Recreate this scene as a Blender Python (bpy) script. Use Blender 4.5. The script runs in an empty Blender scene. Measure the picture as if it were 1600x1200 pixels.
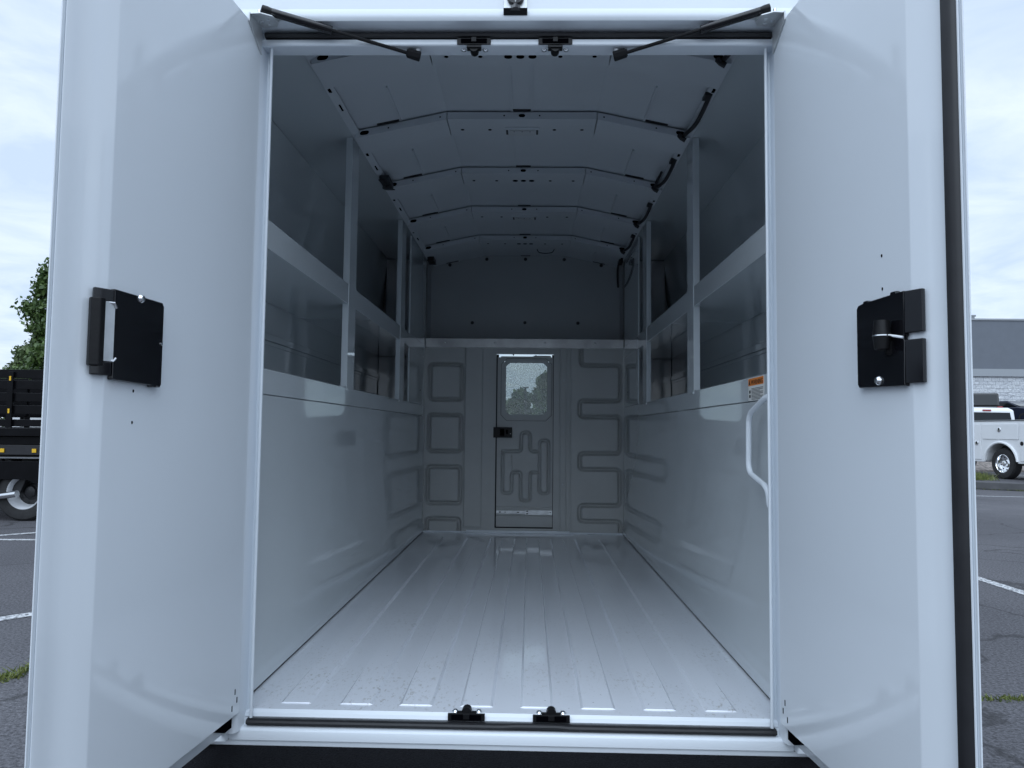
import bpy, bmesh, math, random
import numpy as np
from mathutils import Vector, Matrix
R = math.radians
random.seed(7); rng = np.random.default_rng(7)
sc = bpy.context.scene
COL = sc.collection
G = 0.74                      # height of the cargo floor above the ground

# ------------------------------------------------------------------ camera
def cam_axes(yaw, pitch, roll):
    cy, sy, cp, sp = math.cos(yaw), math.sin(yaw), math.cos(pitch), math.sin(pitch)
    f = Vector((-sy*cp, cy*cp, sp)); r = Vector((cy, sy, 0)); d = -r.cross(f)
    cr, sr = math.cos(roll), math.sin(roll)
    return cr*r + sr*d, -sr*r + cr*d, f
cam = bpy.data.cameras.new('camera'); camo = bpy.data.objects.new('camera', cam); COL.objects.link(camo)
r_, d_, f_ = cam_axes(0.0243, 0.0610, -0.0111)
m = Matrix((r_, -d_, -f_)).transposed().to_4x4(); m.translation = Vector((0.0401, -1.7537, 0.6473 + G))
camo.matrix_world = m
cam.sensor_width = 36; cam.lens = 1177.7*36/1600; cam.clip_start = 0.05; cam.clip_end = 2000
sc.camera = camo
# ------------------------------------------------------------------ light
SUN_EL, SUN_AZ = R(52), R(190)      # azimuth measured from +Y clockwise: behind the camera, slightly to its left
w = bpy.data.worlds.new('World'); sc.world = w; w.use_nodes = True
nt = w.node_tree; nt.nodes.clear()
def N(t, kind, **kw):
    n = t.nodes.new(kind)
    for k, v in kw.items(): setattr(n, k, v)
    return n
out = N(nt, 'ShaderNodeOutputWorld'); sky = N(nt, 'ShaderNodeTexSky', sky_type='NISHITA', sun_disc=False)
sky.sun_elevation = SUN_EL; sky.sun_rotation = SUN_AZ
b1 = N(nt, 'ShaderNodeBackground'); b1.inputs[1].default_value = 0.10
nt.links.new(sky.outputs[0], b1.inputs[0])
tc = N(nt, 'ShaderNodeTexCoord'); sep = N(nt, 'ShaderNodeSeparateXYZ'); nt.links.new(tc.outputs['Generated'], sep.inputs[0])
def mth(op, a, b=None, t=nt):
    n = N(t, 'ShaderNodeMath', operation=op)
    for i, v in enumerate((a, b)):
        if v is None: continue
        if isinstance(v, (int, float)): n.inputs[i].default_value = v
        else: t.links.new(v, n.inputs[i])
    return n.outputs[0]
zz = mth('ADD', mth('MAXIMUM', sep.outputs[2], 0.0), 0.16)
cmb = N(nt, 'ShaderNodeCombineXYZ'); nt.links.new(mth('DIVIDE', sep.outputs[0], zz), cmb.inputs[0]); nt.links.new(mth('DIVIDE', sep.outputs[1], zz), cmb.inputs[1])
ns = N(nt, 'ShaderNodeTexNoise'); ns.inputs['Scale'].default_value = 3.0; ns.inputs['Detail'].default_value = 7; ns.inputs['Roughness'].default_value = 0.56; ns.inputs['Distortion'].default_value = 0.5
nt.links.new(cmb.outputs[0], ns.inputs['Vector'])
rp = N(nt, 'ShaderNodeValToRGB'); nt.links.new(ns.outputs[0], rp.inputs[0])
e = rp.color_ramp.elements; e[0].position = 0.36; e[0].color = (0.57, 0.70, 0.91, 1); e[1].position = 0.64; e[1].color = (0.76, 0.87, 1.0, 1)
b2 = N(nt, 'ShaderNodeBackground'); b2.inputs[1].default_value = 1.03; nt.links.new(rp.outputs[0], b2.inputs[0])
mx = N(nt, 'ShaderNodeMixShader'); mx.inputs[0].default_value = 0.92
nt.links.new(b1.outputs[0], mx.inputs[1]); nt.links.new(b2.outputs[0], mx.inputs[2]); nt.links.new(mx.outputs[0], out.inputs[0])
sun = bpy.data.lights.new('sun', 'SUN'); sun.energy = 2.0; sun.angle = R(75); sun.color = (0.75, 0.868, 1.0)
suno = bpy.data.objects.new('sun', sun); COL.objects.link(suno); suno.location = (0, -10, 30)
sd = Vector((math.sin(SUN_AZ)*math.cos(SUN_EL), math.cos(SUN_AZ)*math.cos(SUN_EL), math.sin(SUN_EL)))
suno.rotation_euler = (-sd).to_track_quat('-Z', 'Y').to_euler()
sc.view_settings.view_transform = 'Standard'; sc.view_settings.look = 'None'; sc.view_settings.gamma = 1; sc.view_settings.exposure = 0.22
sc.cycles.use_denoising = True
try: sc.cycles.denoiser = 'OPENIMAGEDENOISE'; sc.cycles.denoising_input_passes = 'RGB_ALBEDO_NORMAL'
except Exception: pass
sc.cycles.max_bounces = 14; sc.cycles.diffuse_bounces = 8; sc.cycles.glossy_bounces = 6; sc.cycles.transparent_max_bounces = 16
sc.cycles.sample_clamp_indirect = 6; sc.cycles.caustics_reflective = False; sc.cycles.caustics_refractive = False

# ------------------------------------------------------------------ materials
M = {}
def mat(name, col, rough=0.5, metal=0.0, var=0.0, vscale=4.0, bump=0.0, bscale=60.0, spec=0.5, coat=0.0, smudge=0.0):
    mt = bpy.data.materials.new(name); mt.use_nodes = True; t = mt.node_tree; p = t.nodes['Principled BSDF']
    p.inputs['Base Color'].default_value = (*col, 1); p.inputs['Roughness'].default_value = rough; p.inputs['Metallic'].default_value = metal
    p.inputs['Specular IOR Level'].default_value = spec
    if coat: p.inputs['Coat Weight'].default_value = coat; p.inputs['Coat Roughness'].default_value = 0.03
    tcn = N(t, 'ShaderNodeTexCoord')
    if var:
        n = N(t, 'ShaderNodeTexNoise'); n.inputs['Scale'].default_value = vscale; n.inputs['Detail'].default_value = 5
        t.links.new(tcn.outputs['Object'], n.inputs['Vector'])
        r = N(t, 'ShaderNodeValToRGB'); t.links.new(n.outputs[0], r.inputs[0])
        r.color_ramp.elements[0].position = 0.3; r.color_ramp.elements[1].position = 0.7
        r.color_ramp.elements[0].color = (*[c*(1-var) for c in col], 1); r.color_ramp.elements[1].color = (*[min(1, c*(1+var)) for c in col], 1)
        t.links.new(r.outputs[0], p.inputs['Base Color'])
    if bump:
        n2 = N(t, 'ShaderNodeTexNoise'); n2.inputs['Scale'].default_value = bscale; n2.inputs['Detail'].default_value = 3
        t.links.new(tcn.outputs['Object'], n2.inputs['Vector'])
        b = N(t, 'ShaderNodeBump'); b.inputs['Strength'].default_value = bump; b.inputs['Distance'].default_value = 0.01
        t.links.new(n2.outputs[0], b.inputs['Height']); t.links.new(b.outputs[0], p.inputs['Normal'])
    if smudge:
        n3 = N(t, 'ShaderNodeTexNoise'); n3.inputs['Scale'].default_value = 4.5; n3.inputs['Detail'].default_value = 7; n3.inputs['Roughness'].default_value = 0.65; n3.inputs['Distortion'].default_value = 1.2
        t.links.new(tcn.outputs['Object'], n3.inputs['Vector']); r3 = N(t, 'ShaderNodeValToRGB'); t.links.new(n3.outputs[0], r3.inputs[0])
        r3.color_ramp.elements[0].position = 0.42; r3.color_ramp.elements[1].position = 0.72
        r3.color_ramp.elements[0].color = (rough,)*3 + (1,); r3.color_ramp.elements[1].color = (rough+smudge,)*3 + (1,); t.links.new(r3.outputs[0], p.inputs['Roughness'])
    M[name] = mt; return mt
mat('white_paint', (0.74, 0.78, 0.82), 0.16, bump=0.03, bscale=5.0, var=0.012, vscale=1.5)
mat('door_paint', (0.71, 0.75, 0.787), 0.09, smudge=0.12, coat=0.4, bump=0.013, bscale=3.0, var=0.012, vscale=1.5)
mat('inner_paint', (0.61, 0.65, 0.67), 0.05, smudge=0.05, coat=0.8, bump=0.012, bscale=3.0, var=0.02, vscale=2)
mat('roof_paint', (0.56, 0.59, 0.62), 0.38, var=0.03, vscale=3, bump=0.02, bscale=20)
mat('grey_plastic', (0.52, 0.53, 0.52), 0.42, var=0.03, vscale=8, bump=0.06, bscale=240)
mat('upper_panel', (0.42, 0.44, 0.45), 0.5, var=0.03, vscale=4)
mat('zinc', (0.60, 0.62, 0.63), 0.42, 0.6, var=0.15, vscale=30)
mat('steel', (0.30, 0.31, 0.32), 0.30, 0.9, var=0.15, vscale=14)
mat('chrome', (0.85, 0.86, 0.87), 0.12, 1.0)
mat('black_plastic', (0.008, 0.008, 0.009), 0.4, spec=0.22, bump=0.05, bscale=150)
mat('black_gloss', (0.006, 0.006, 0.008), 0.12)
mat('rubber', (0.012, 0.012, 0.014), 0.45, var=0.3, vscale=20)
mat('hole', (0.002, 0.002, 0.003), 0.9, spec=0.0)
mat('wire', (0.03, 0.032, 0.036), 0.5, var=0.4, vscale=60)
mat('bumper_grit', (0.005, 0.005, 0.007), 0.75, spec=0.12, var=0.9, vscale=260, bump=1.0, bscale=220)
mat('lens', (0.55, 0.57, 0.58), 0.3)
mat('tyre', (0.018, 0.018, 0.019), 0.75, var=0.3, vscale=20)
mat('truck_black', (0.004, 0.004, 0.005), 0.3, spec=0.12, var=0.3, vscale=6)
mat('truck_white', (0.80, 0.81, 0.82), 0.2, var=0.02, vscale=2)
mat('rim_white', (0.62, 0.63, 0.65), 0.35, var=0.08, vscale=9)
mat('red_lens', (0.35, 0.01, 0.01), 0.2)
mat('amber', (0.75, 0.45, 0.02), 0.35)
mat('dark_glass', (0.012, 0.015, 0.018), 0.06, spec=0.3)
mat('suv_paint', (0.02, 0.02, 0.022), 0.4, var=0.1, vscale=2)
mat('navy_paint', (0.02, 0.025, 0.045), 0.2)
mat('silver_paint', (0.55, 0.57, 0.60), 0.28, 0.3)
mat('label_orange', (0.80, 0.23, 0.03), 0.45)
mat('label_white', (0.78, 0.77, 0.73), 0.45)
mat('label_black', (0.015, 0.015, 0.015), 0.5)
mat('bark', (0.09, 0.07, 0.055), 0.9, var=0.3, vscale=9, bump=0.6, bscale=30)
mat('dash_grey', (0.10, 0.10, 0.105), 0.6)
mat('seat_grey', (0.16, 0.16, 0.17), 0.8, var=0.15, vscale=30)
mat('grey_cladding', (0.14, 0.155, 0.18), 0.6, var=0.04, vscale=1.2)
mat('trim_grey', (0.32, 0.34, 0.36), 0.6)
mat('gravel', (0.24, 0.21, 0.19), 0.9, var=0.6, vscale=9, bump=1.0, bscale=12)
mat('kerb', (0.085, 0.085, 0.088), 0.85, var=0.25, vscale=3, bump=0.3, bscale=60)
def leaf_mat(name, a, b):
    mt = bpy.data.materials.new(name); mt.use_nodes = True; t = mt.node_tree; p = t.nodes['Principled BSDF']
    g = N(t, 'ShaderNodeNewGeometry'); r = N(t, 'ShaderNodeValToRGB'); t.links.new(g.outputs['Random Per Island'], r.inputs[0])
    r.color_ramp.elements[0].color = (*a, 1); r.color_ramp.elements[1].color = (*b, 1)
    p.inputs['Roughness'].default_value = 0.5
    t.links.new(r.outputs[0], p.inputs['Base Color'])
    tr = N(t, 'ShaderNodeBsdfTranslucent'); t.links.new(r.outputs[0], tr.inputs[0]); ms = N(t, 'ShaderNodeMixShader'); ms.inputs[0].default_value = 0.25
    t.links.new(p.outputs[0], ms.inputs[1]); t.links.new(tr.outputs[0], ms.inputs[2]); t.links.new(ms.outputs[0], t.nodes['Material Output'].inputs[0])
    M[name] = mt
leaf_mat('leaf_dark', (0.04, 0.08, 0.02), (0.11, 0.17, 0.045))
leaf_mat('leaf_light', (0.07, 0.11, 0.04), (0.16, 0.21, 0.09))
leaf_mat('weed', (0.09, 0.13, 0.03), (0.24, 0.26, 0.08))
# worn asphalt
def asphalt():
    mt = bpy.data.materials.new('asphalt'); mt.use_nodes = True; t = mt.node_tree; p = t.nodes['Principled BSDF']
    tcn = N(t, 'ShaderNodeTexCoord')
    def noise(s, d=4, ro=0.5):
        n = N(t, 'ShaderNodeTexNoise'); n.inputs['Scale'].default_value = s; n.inputs['Detail'].default_value = d; n.inputs['Roughness'].default_value = ro
        t.links.new(tcn.outputs['Object'], n.inputs['Vector']); return n.outputs[0]
    def ramp(v, p0, c0, p1, c1):
        r = N(t, 'ShaderNodeValToRGB'); t.links.new(v, r.inputs[0]); e = r.color_ramp.elements
        e[0].position = p0; e[0].color = (*c0, 1); e[1].position = p1; e[1].color = (*c1, 1); return r.outputs[0]
    big = ramp(noise(0.35, 6, 0.6), 0.3, (0.064, 0.063, 0.071), 0.72, (0.112, 0.109, 0.119))
    fine = ramp(noise(55, 3, 0.7), 0.36, (0.35, 0.35, 0.36), 0.66, (1.7, 1.7, 1.7))
    mm = N(t, 'ShaderNodeMix', data_type='RGBA', blend_type='MULTIPLY'); mm.inputs['Factor'].default_value = 0.9
    t.links.new(big, mm.inputs['A']); t.links.new(fine, mm.inputs['B'])
    vo = N(t, 'ShaderNodeTexVoronoi', feature='DISTANCE_TO_EDGE'); vo.inputs['Scale'].default_value = 0.42
    wv = N(t, 'ShaderNodeVectorMath', operation='ADD'); nz = N(t, 'ShaderNodeTexNoise'); nz.inputs['Scale'].default_value = 1.1; nz.inputs['Detail'].default_value = 6
    t.links.new(tcn.outputs['Object'], nz.inputs['Vector']); t.links.new(tcn.outputs['Object'], wv.inputs[0]); t.links.new(nz.outputs['Color'], wv.inputs[1])
    t.links.new(wv.outputs[0], vo.inputs['Vector'])
    cr = ramp(vo.outputs['Distance'], 0.002, (0.25, 0.25, 0.25), 0.010, (1, 1, 1))
    m2 = N(t, 'ShaderNodeMix', data_type='RGBA', blend_type='MULTIPLY'); m2.inputs['Factor'].default_value = 0.8
    t.links.new(mm.outputs['Result'], m2.inputs['A']); t.links.new(cr, m2.inputs['B'])
    t.links.new(m2.outputs['Result'], p.inputs['Base Color'])
    wet = ramp(noise(0.22, 3, 0.5), 0.56, (0.85, 0.85, 0.85), 0.64, (0.42, 0.42, 0.42))
    t.links.new(wet, p.inputs['Roughness'])
    b = N(t, 'ShaderNodeBump'); b.inputs['Strength'].default_value = 0.8; b.inputs['Distance'].default_value = 0.012
    t.links.new(noise(70, 3, 0.7), b.inputs['Height']); t.links.new(b.outputs[0], p.inputs['Normal'])
    M['asphalt'] = mt
asphalt()
def worn_line():
    mt = bpy.data.materials.new('line_paint'); mt.use_nodes = True; t = mt.node_tree; p = t.nodes['Principled BSDF']
    tcn = N(t, 'ShaderNodeTexCoord'); n = N(t, 'ShaderNodeTexNoise'); n.inputs['Scale'].default_value = 38; n.inputs['Detail'].default_value = 5; n.inputs['Roughness'].default_value = 0.7
    t.links.new(tcn.outputs['Object'], n.inputs['Vector']); r = N(t, 'ShaderNodeValToRGB'); t.links.new(n.outputs[0], r.inputs[0]); e = r.color_ramp.elements
    e[0].position = 0.42; e[0].color = (0.12, 0.12, 0.13, 1); e[1].position = 0.56; e[1].color = (0.60, 0.61, 0.62, 1)
    t.links.new(r.outputs[0], p.inputs['Base Color']); p.inputs['Roughness'].default_value = 0.8; M['line_paint'] = mt
worn_line()
def floor_paint():
    mt = bpy.data.materials.new('floor_paint'); mt.use_nodes = True; t = mt.node_tree; p = t.nodes['Principled BSDF']
    tcn = N(t, 'ShaderNodeTexCoord')
    def noise(s, d, ro, vec=None):
        n = N(t, 'ShaderNodeTexNoise'); n.inputs['Scale'].default_value = s; n.inputs['Detail'].default_value = d; n.inputs['Roughness'].default_value = ro
        t.links.new(vec or tcn.outputs['Object'], n.inputs['Vector']); return n.outputs[0]
    def ramp(v, p0, c0, p1, c1):
        r = N(t, 'ShaderNodeValToRGB'); t.links.new(v, r.inputs[0]); e = r.color_ramp.elements
        e[0].position = p0; e[0].color = (*c0, 1); e[1].position = p1; e[1].color = (*c1, 1); return r.outputs[0]
    mp = N(t, 'ShaderNodeMapping'); mp.inputs['Scale'].default_value = (2.2, 1.0, 1); t.links.new(tcn.outputs['Object'], mp.inputs[0])
    sepn = N(t, 'ShaderNodeSeparateXYZ'); t.links.new(tcn.outputs['Object'], sepn.inputs[0])
    scuff = mth('MULTIPLY', ramp(noise(3.2, 3, 0.5), 0.42, (0, 0, 0), 0.62, (1, 1, 1)), ramp(noise(44, 6, 0.75, mp.outputs[0]), 0.54, (0, 0, 0), 0.66, (1, 1, 1)), t)
    near = N(t, 'ShaderNodeMapRange'); near.inputs[1].default_value = 0.15; near.inputs[2].default_value = 1.3; near.inputs[3].default_value = 1; near.inputs[4].default_value = 0
    t.links.new(sepn.outputs[1], near.inputs[0])
    fac = mth('MULTIPLY', mth('MULTIPLY', scuff, near.outputs[0], t), 0.6, t)
    mixc = N(t, 'ShaderNodeMix', data_type='RGBA'); mixc.inputs['A'].default_value = (0.785, 0.81, 0.86, 1); mixc.inputs['B'].default_value = (0.26, 0.22, 0.15, 1); t.links.new(fac, mixc.inputs['Factor'])
    sp = ramp(noise(120, 2, 0.5), 0.715, (1, 1, 1), 0.74, (0.25, 0.24, 0.22))
    m3 = N(t, 'ShaderNodeMix', data_type='RGBA', blend_type='MULTIPLY'); t.links.new(mth('MULTIPLY', near.outputs[0], 0.7, t), m3.inputs['Factor']); t.links.new(mixc.outputs['Result'], m3.inputs['A']); t.links.new(sp, m3.inputs['B'])
    t.links.new(m3.outputs['Result'], p.inputs['Base Color'])
    ro = ramp(noise(5, 5, 0.6), 0.3, (0.06,)*3, 0.75, (0.17,)*3); t.links.new(ro, p.inputs['Roughness'])
    b = N(t, 'ShaderNodeBump'); b.inputs['Strength'].default_value = 0.05; b.inputs['Distance'].default_value = 0.01; t.links.new(noise(4.0, 3, 0.5), b.inputs['Height']); t.links.new(b.outputs[0], p.inputs['Normal'])
    p.inputs['Coat Weight'].default_value = 0.6; p.inputs['Coat Roughness'].default_value = 0.05
    M['floor_paint'] = mt
floor_paint()
def glass(name, dust, tint, speck):
    mt = bpy.data.materials.new(name); mt.use_nodes = True; t = mt.node_tree; t.nodes.remove(t.nodes['Principled BSDF']); o = t.nodes['Material Output']
    tr = N(t, 'ShaderNodeBsdfTransparent'); tr.inputs[0].default_value = (*tint, 1)
    gl = N(t, 'ShaderNodeBsdfGlossy'); gl.inputs['Roughness'].default_value = 0.02
    lw = N(t, 'ShaderNodeLayerWeight'); lw.inputs[0].default_value = 0.5; frs = mth('ADD', mth('MULTIPLY', mth('POWER', lw.outputs['Facing'], 5.0, t), 0.9, t), 0.04, t)
    m1 = N(t, 'ShaderNodeMixShader'); t.links.new(frs, m1.inputs[0]); t.links.new(tr.outputs[0], m1.inputs[1]); t.links.new(gl.outputs[0], m1.inputs[2])
    tl = N(t, 'ShaderNodeBsdfTranslucent'); tl.inputs[0].default_value = (0.75, 0.77, 0.78, 1)
    tcn = N(t, 'ShaderNodeTexCoord'); n = N(t, 'ShaderNodeTexNoise'); n.inputs['Scale'].default_value = speck; n.inputs['Detail'].default_value = 6; n.inputs['Roughness'].default_value = 0.75
    t.links.new(tcn.outputs['Object'], n.inputs['Vector']); r = N(t, 'ShaderNodeValToRGB'); t.links.new(n.outputs[0], r.inputs[0]); e = r.color_ramp.elements
    e[0].position = 0.35; e[0].color = (dust*0.35,)*3 + (1,); e[1].position = 0.68; e[1].color = (min(1, dust*2.2),)*3 + (1,)
    m2 = N(t, 'ShaderNodeMixShader'); t.links.new(r.outputs[0], m2.inputs[0]); t.links.new(m1.outputs[0], m2.inputs[1]); t.links.new(tl.outputs[0], m2.inputs[2])
    t.links.new(m2.outputs[0], o.inputs[0]); M[name] = mt
glass('dusty_glass', 0.19, (0.74, 0.77, 0.77), 120)
glass('clear_glass', 0.02, (0.90, 0.93, 0.92), 30)
def splitface():
    mt = bpy.data.materials.new('split_block'); mt.use_nodes = True; t = mt.node_tree; p = t.nodes['Principled BSDF']
    tcn = N(t, 'ShaderNodeTexCoord'); mp = N(t, 'ShaderNodeMapping'); mp.inputs['Rotation'].default_value = (R(90), 0, 0); t.links.new(tcn.outputs['Object'], mp.inputs[0])
    br = N(t, 'ShaderNodeTexBrick'); br.inputs['Scale'].default_value = 1.0; br.inputs['Brick Width'].default_value = 0.9; br.inputs['Row Height'].default_value = 0.42; br.inputs['Mortar Size'].default_value = 0.03
    br.inputs['Color1'].default_value = (0.72, 0.74, 0.76, 1); br.inputs['Color2'].default_value = (0.60, 0.62, 0.65, 1); br.inputs['Mortar'].default_value = (0.42, 0.44, 0.47, 1)
    t.links.new(mp.outputs[0], br.inputs['Vector']); t.links.new(br.outputs['Color'], p.inputs['Base Color']); p.inputs['Roughness'].default_value = 0.85
    n = N(t, 'ShaderNodeTexNoise'); n.inputs['Scale'].default_value = 2.2; n.inputs['Detail'].default_value = 6; n.inputs['Roughness'].default_value = 0.7; t.links.new(tcn.outputs['Object'], n.inputs['Vector'])
    b = N(t, 'ShaderNodeBump'); b.inputs['Strength'].default_value = 1.0; b.inputs['Distance'].default_value = 0.35; t.links.new(n.outputs[0], b.inputs['Height']); t.links.new(b.outputs[0], p.inputs['Normal'])
    M['split_block'] = mt
splitface()

# ------------------------------------------------------------------ mesh helpers
class MB:
    def __init__(s, f=None): s.bm = bmesh.new(); s.f = f; s.mi = 0
    def v(s, p):
        p = s.f(p) if s.f else p
        return s.bm.verts.new(p)
    def face(s, vs):
        try: fc = s.bm.faces.new(vs); fc.material_index = s.mi; return fc
        except ValueError: return None
    def box(s, x0, x1, y0, y1, z0, z1):
        V = [s.v((x, y, z)) for x in (x0, x1) for y in (y0, y1) for z in (z0, z1)]
        for q in ((0,1,3,2), (4,6,7,5), (0,4,5,1), (2,3,7,6), (0,2,6,4), (1,5,7,3)): s.face([V[i] for i in q])
        return s
    def prism(s, poly, axis, a, b):            # poly in the two other axes (in xyz order), extruded from a to b along axis
        def P(u, c):
            l = list(u); l.insert(axis, c); return tuple(l)
        A = [s.v(P(u, a)) for u in poly]; B = [s.v(P(u, b)) for u in poly]; n = len(poly)
        s.face(A[::-1]); s.face(B)
        for i in range(n): s.face([A[i], A[(i+1) % n], B[(i+1) % n], B[i]])
        return s
    def sheet(s, prof, axis, a, b):            # open profile swept along axis
        def P(u, c):
            l = list(u); l.insert(axis, c); return tuple(l)
        A = [s.v(P(u, a)) for u in prof]; B = [s.v(P(u, b)) for u in prof]
        for i in range(len(prof)-1): s.face([A[i], A[i+1], B[i+1], B[i]])
        return s
    def tube(s, path, r, n=10, cap=True):
        path = [Vector(p) for p in path]; rings = []; rr = r if isinstance(r, (list, tuple)) else [r]*len(path)
        up = None
        for i, p in enumerate(path):
            t = (path[min(i+1, len(path)-1)] - path[max(i-1, 0)]).normalized()
            if up is None: up = Vector((0, 0, 1)) if abs(t.z) < 0.9 else Vector((1, 0, 0))
            a = t.cross(up).normalized(); b = t.cross(a).normalized(); up = -b if (-b).dot(up) > 0 else b
            b = up
            rings.append([s.v(tuple(p + rr[i]*(math.cos(k*2*math.pi/n)*a + math.sin(k*2*math.pi/n)*b))) for k in range(n)])
        for i in range(len(rings)-1):
            for k in range(n): s.face([rings[i][k], rings[i][(k+1) % n], rings[i+1][(k+1) % n], rings[i+1][k]])
        if cap: s.face(rings[0][::-1]); s.face(rings[-1])
        return s
    def disc(s, c, r, axis, h, n=16, r2=None):  # short cylinder centred on c along axis with half height h; r may be (ra, rb)
        ra, rb = r if isinstance(r, tuple) else (r, r)
        poly = [(ra*math.cos(k*2*math.pi/n), rb*math.sin(k*2*math.pi/n)) for k in range(n)]
        o = [c[i] for i in range(3) if i != axis]
        return s.prism([(o[0]+u, o[1]+v_) for u, v_ in poly], axis, c[axis]-h, c[axis]+h)
    def lathe(s, prof, c, axis, n=28):          # prof: (radius, offset along axis)
        rings = []
        for rad, off in prof:
            ring = []
            for k in range(n):
                a = k*2*math.pi/n; l = [rad*math.cos(a), rad*math.sin(a)]; l.insert(axis, off)
                ring.append(s.v(tuple(c[i]+l[i] for i in range(3))))
            rings.append(ring)
        for i in range(len(rings)-1):
            for k in range(n): s.face([rings[i][k], rings[i][(k+1) % n], rings[i+1][(k+1) % n], rings[i+1][k]])
        return s
    def build(s, name, mats, parent=None, loc=(0, 0, 0), rotz=0, smooth=True, bevel=0.0, recalc=True, angle=35):
        if recalc: bmesh.ops.recalc_face_normals(s.bm, faces=s.bm.faces[:])
        me = bpy.data.meshes.new(name); s.bm.to_mesh(me); s.bm.free()
        for mn in (mats if isinstance(mats, (list, tuple)) else [mats]): me.materials.append(M[mn])
        o = bpy.data.objects.new(name, me); COL.objects.link(o); o.location = loc; o.rotation_euler = (0, 0, rotz)
        if parent: o.parent = parent
        if smooth:
            for p in me.polygons: p.use_smooth = True
            me.set_sharp_from_angle(angle=R(angle))
        if bevel:
            md = o.modifiers.new('bevel', 'BEVEL'); md.width = bevel; md.segments = 2; md.limit_method = 'ANGLE'; md.angle_limit = R(40); md.harden_normals = True
        return o
def thing(name, label, cat, loc=(0, 0, 0), rotz=0, group=None):
    o = bpy.data.objects.new(name, None); COL.objects.link(o); o.location = loc; o.rotation_euler = (0, 0, rotz); o.empty_display_size = 0.3
    o['label'] = label; o['category'] = cat
    if group: o['group'] = group
    return o
def tag(o, label=None, cat=None, group=None, kind=None):
    for k, v in (('label', label), ('category', cat), ('group', group), ('kind', kind)):
        if v: o[k] = v
    return o
def rpoly(pts, r, n=6, closed=False):           # round the corners of a polyline
    P = [Vector(p) for p in pts]; o = []; L = len(P)
    for i in range(L):
        if not closed and i in (0, L-1): o.append(tuple(P[i])); continue
        a, b, c = P[i-1], P[i], P[(i+1) % L]
        rr = min(r, (a-b).length*0.49, (c-b).length*0.49); p0 = b + (a-b).normalized()*rr; p1 = b + (c-b).normalized()*rr
        for k in range(n+1):
            t = k/n; o.append(tuple((1-t)**2*p0 + 2*t*(1-t)*b + t*t*p1))
    return o
def dup(root, loc, rotz=None, label=None):
    c = root.copy(); COL.objects.link(c); c.location = loc
    if rotz is not None: c.rotation_euler = (0, 0, rotz)
    if label: c['label'] = label
    for ch in list(root.children):
        d = ch.copy(); COL.objects.link(d); d.parent = c
        for g in list(ch.children):
            q = g.copy(); COL.objects.link(q); q.parent = d
    return c

# ================================================================== ground
mb = MB(); mb.box(-400, 400, -300, 500, -0.5, 0.0)
tag(mb.build('parking_lot', 'asphalt', smooth=False), kind='structure')
def strip(a, b, wd, z=0.004):
    a = Vector((a[0], a[1], 0)); b = Vector((b[0], b[1], 0)); n = (b-a).normalized().cross(Vector((0, 0, 1)))*wd/2
    mb = MB(); L = int((b-a).length/0.15)+1; pv = None
    for i in range(L+1):
        c = a.lerp(b, i/L); j = 1 + 0.1*(random.random()-0.5)
        q = (mb.v(tuple(c+n*j+Vector((0, 0, z)))), mb.v(tuple(c-n*j+Vector((0, 0, z)))))
        if pv: mb.face([pv[0], pv[1], q[1], q[0]])
        pv = q
    return tag(mb.build('parking_line', 'line_paint', smooth=False, recalc=False), kind='structure')
for a, b, wd in (((-2.75, 4.75), (-5.6, 1.45), 0.13), ((-8.6, 7.1), (-3.8, 7.45), 0.11), ((-7.6, 6.5), (-4.6, 9.7), 0.11),
                 ((4.38, 7.5), (4.46, 1.0), 0.11), ((9.2, 15.95), (13.0, 15.5), 0.12), ((7.2, 8.0), (7.25, 1.0), 0.11)): strip(a, b, wd)
# weeds in the cracks: uncountable ground cover
def weeds(name, pts, spread, n, h, seed, z=0.0):
    rg = np.random.default_rng(seed); mb = MB()
    P = [Vector((*p, z)) for p in pts]
    for i in range(n):
        k = rg.integers(0, len(P)-1); c = P[k].lerp(P[k+1], rg.random()) + Vector((rg.normal()*spread, rg.normal()*spread, 0))
        a = rg.random()*6.28; hh = h*(0.4+rg.random()); wd = 0.006+0.006*rg.random(); lean = Vector((rg.normal(), rg.normal(), 0))*hh*0.6
        s_ = Vector((math.cos(a), math.sin(a), 0))*wd
        mb.face([mb.v(tuple(c-s_)), mb.v(tuple(c+s_)), mb.v(tuple(c+lean+Vector((0, 0, hh))))])
    return tag(mb.build(name, 'weed', smooth=False, recalc=False), kind='stuff')
weeds('weeds', [(-3.0, 2.15), (-2.8, 2.35), (-2.78, 2.62), (-2.6, 2.85)], 0.03, 420, 0.035, 1)
weeds('weeds', [(2.2, 2.38), (2.45, 2.36), (2.7, 2.37), (3.1, 2.33)], 0.018, 260, 0.022, 2)
weeds('grass', [(10.6, 20.0), (11.8, 19.3), (12.2, 19.1)], 0.22, 3000, 0.17, 3, .19)
weeds('grass', [(11.0, 18.45), (14.0, 16.7)], 0.08, 700, 0.05, 4)
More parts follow.
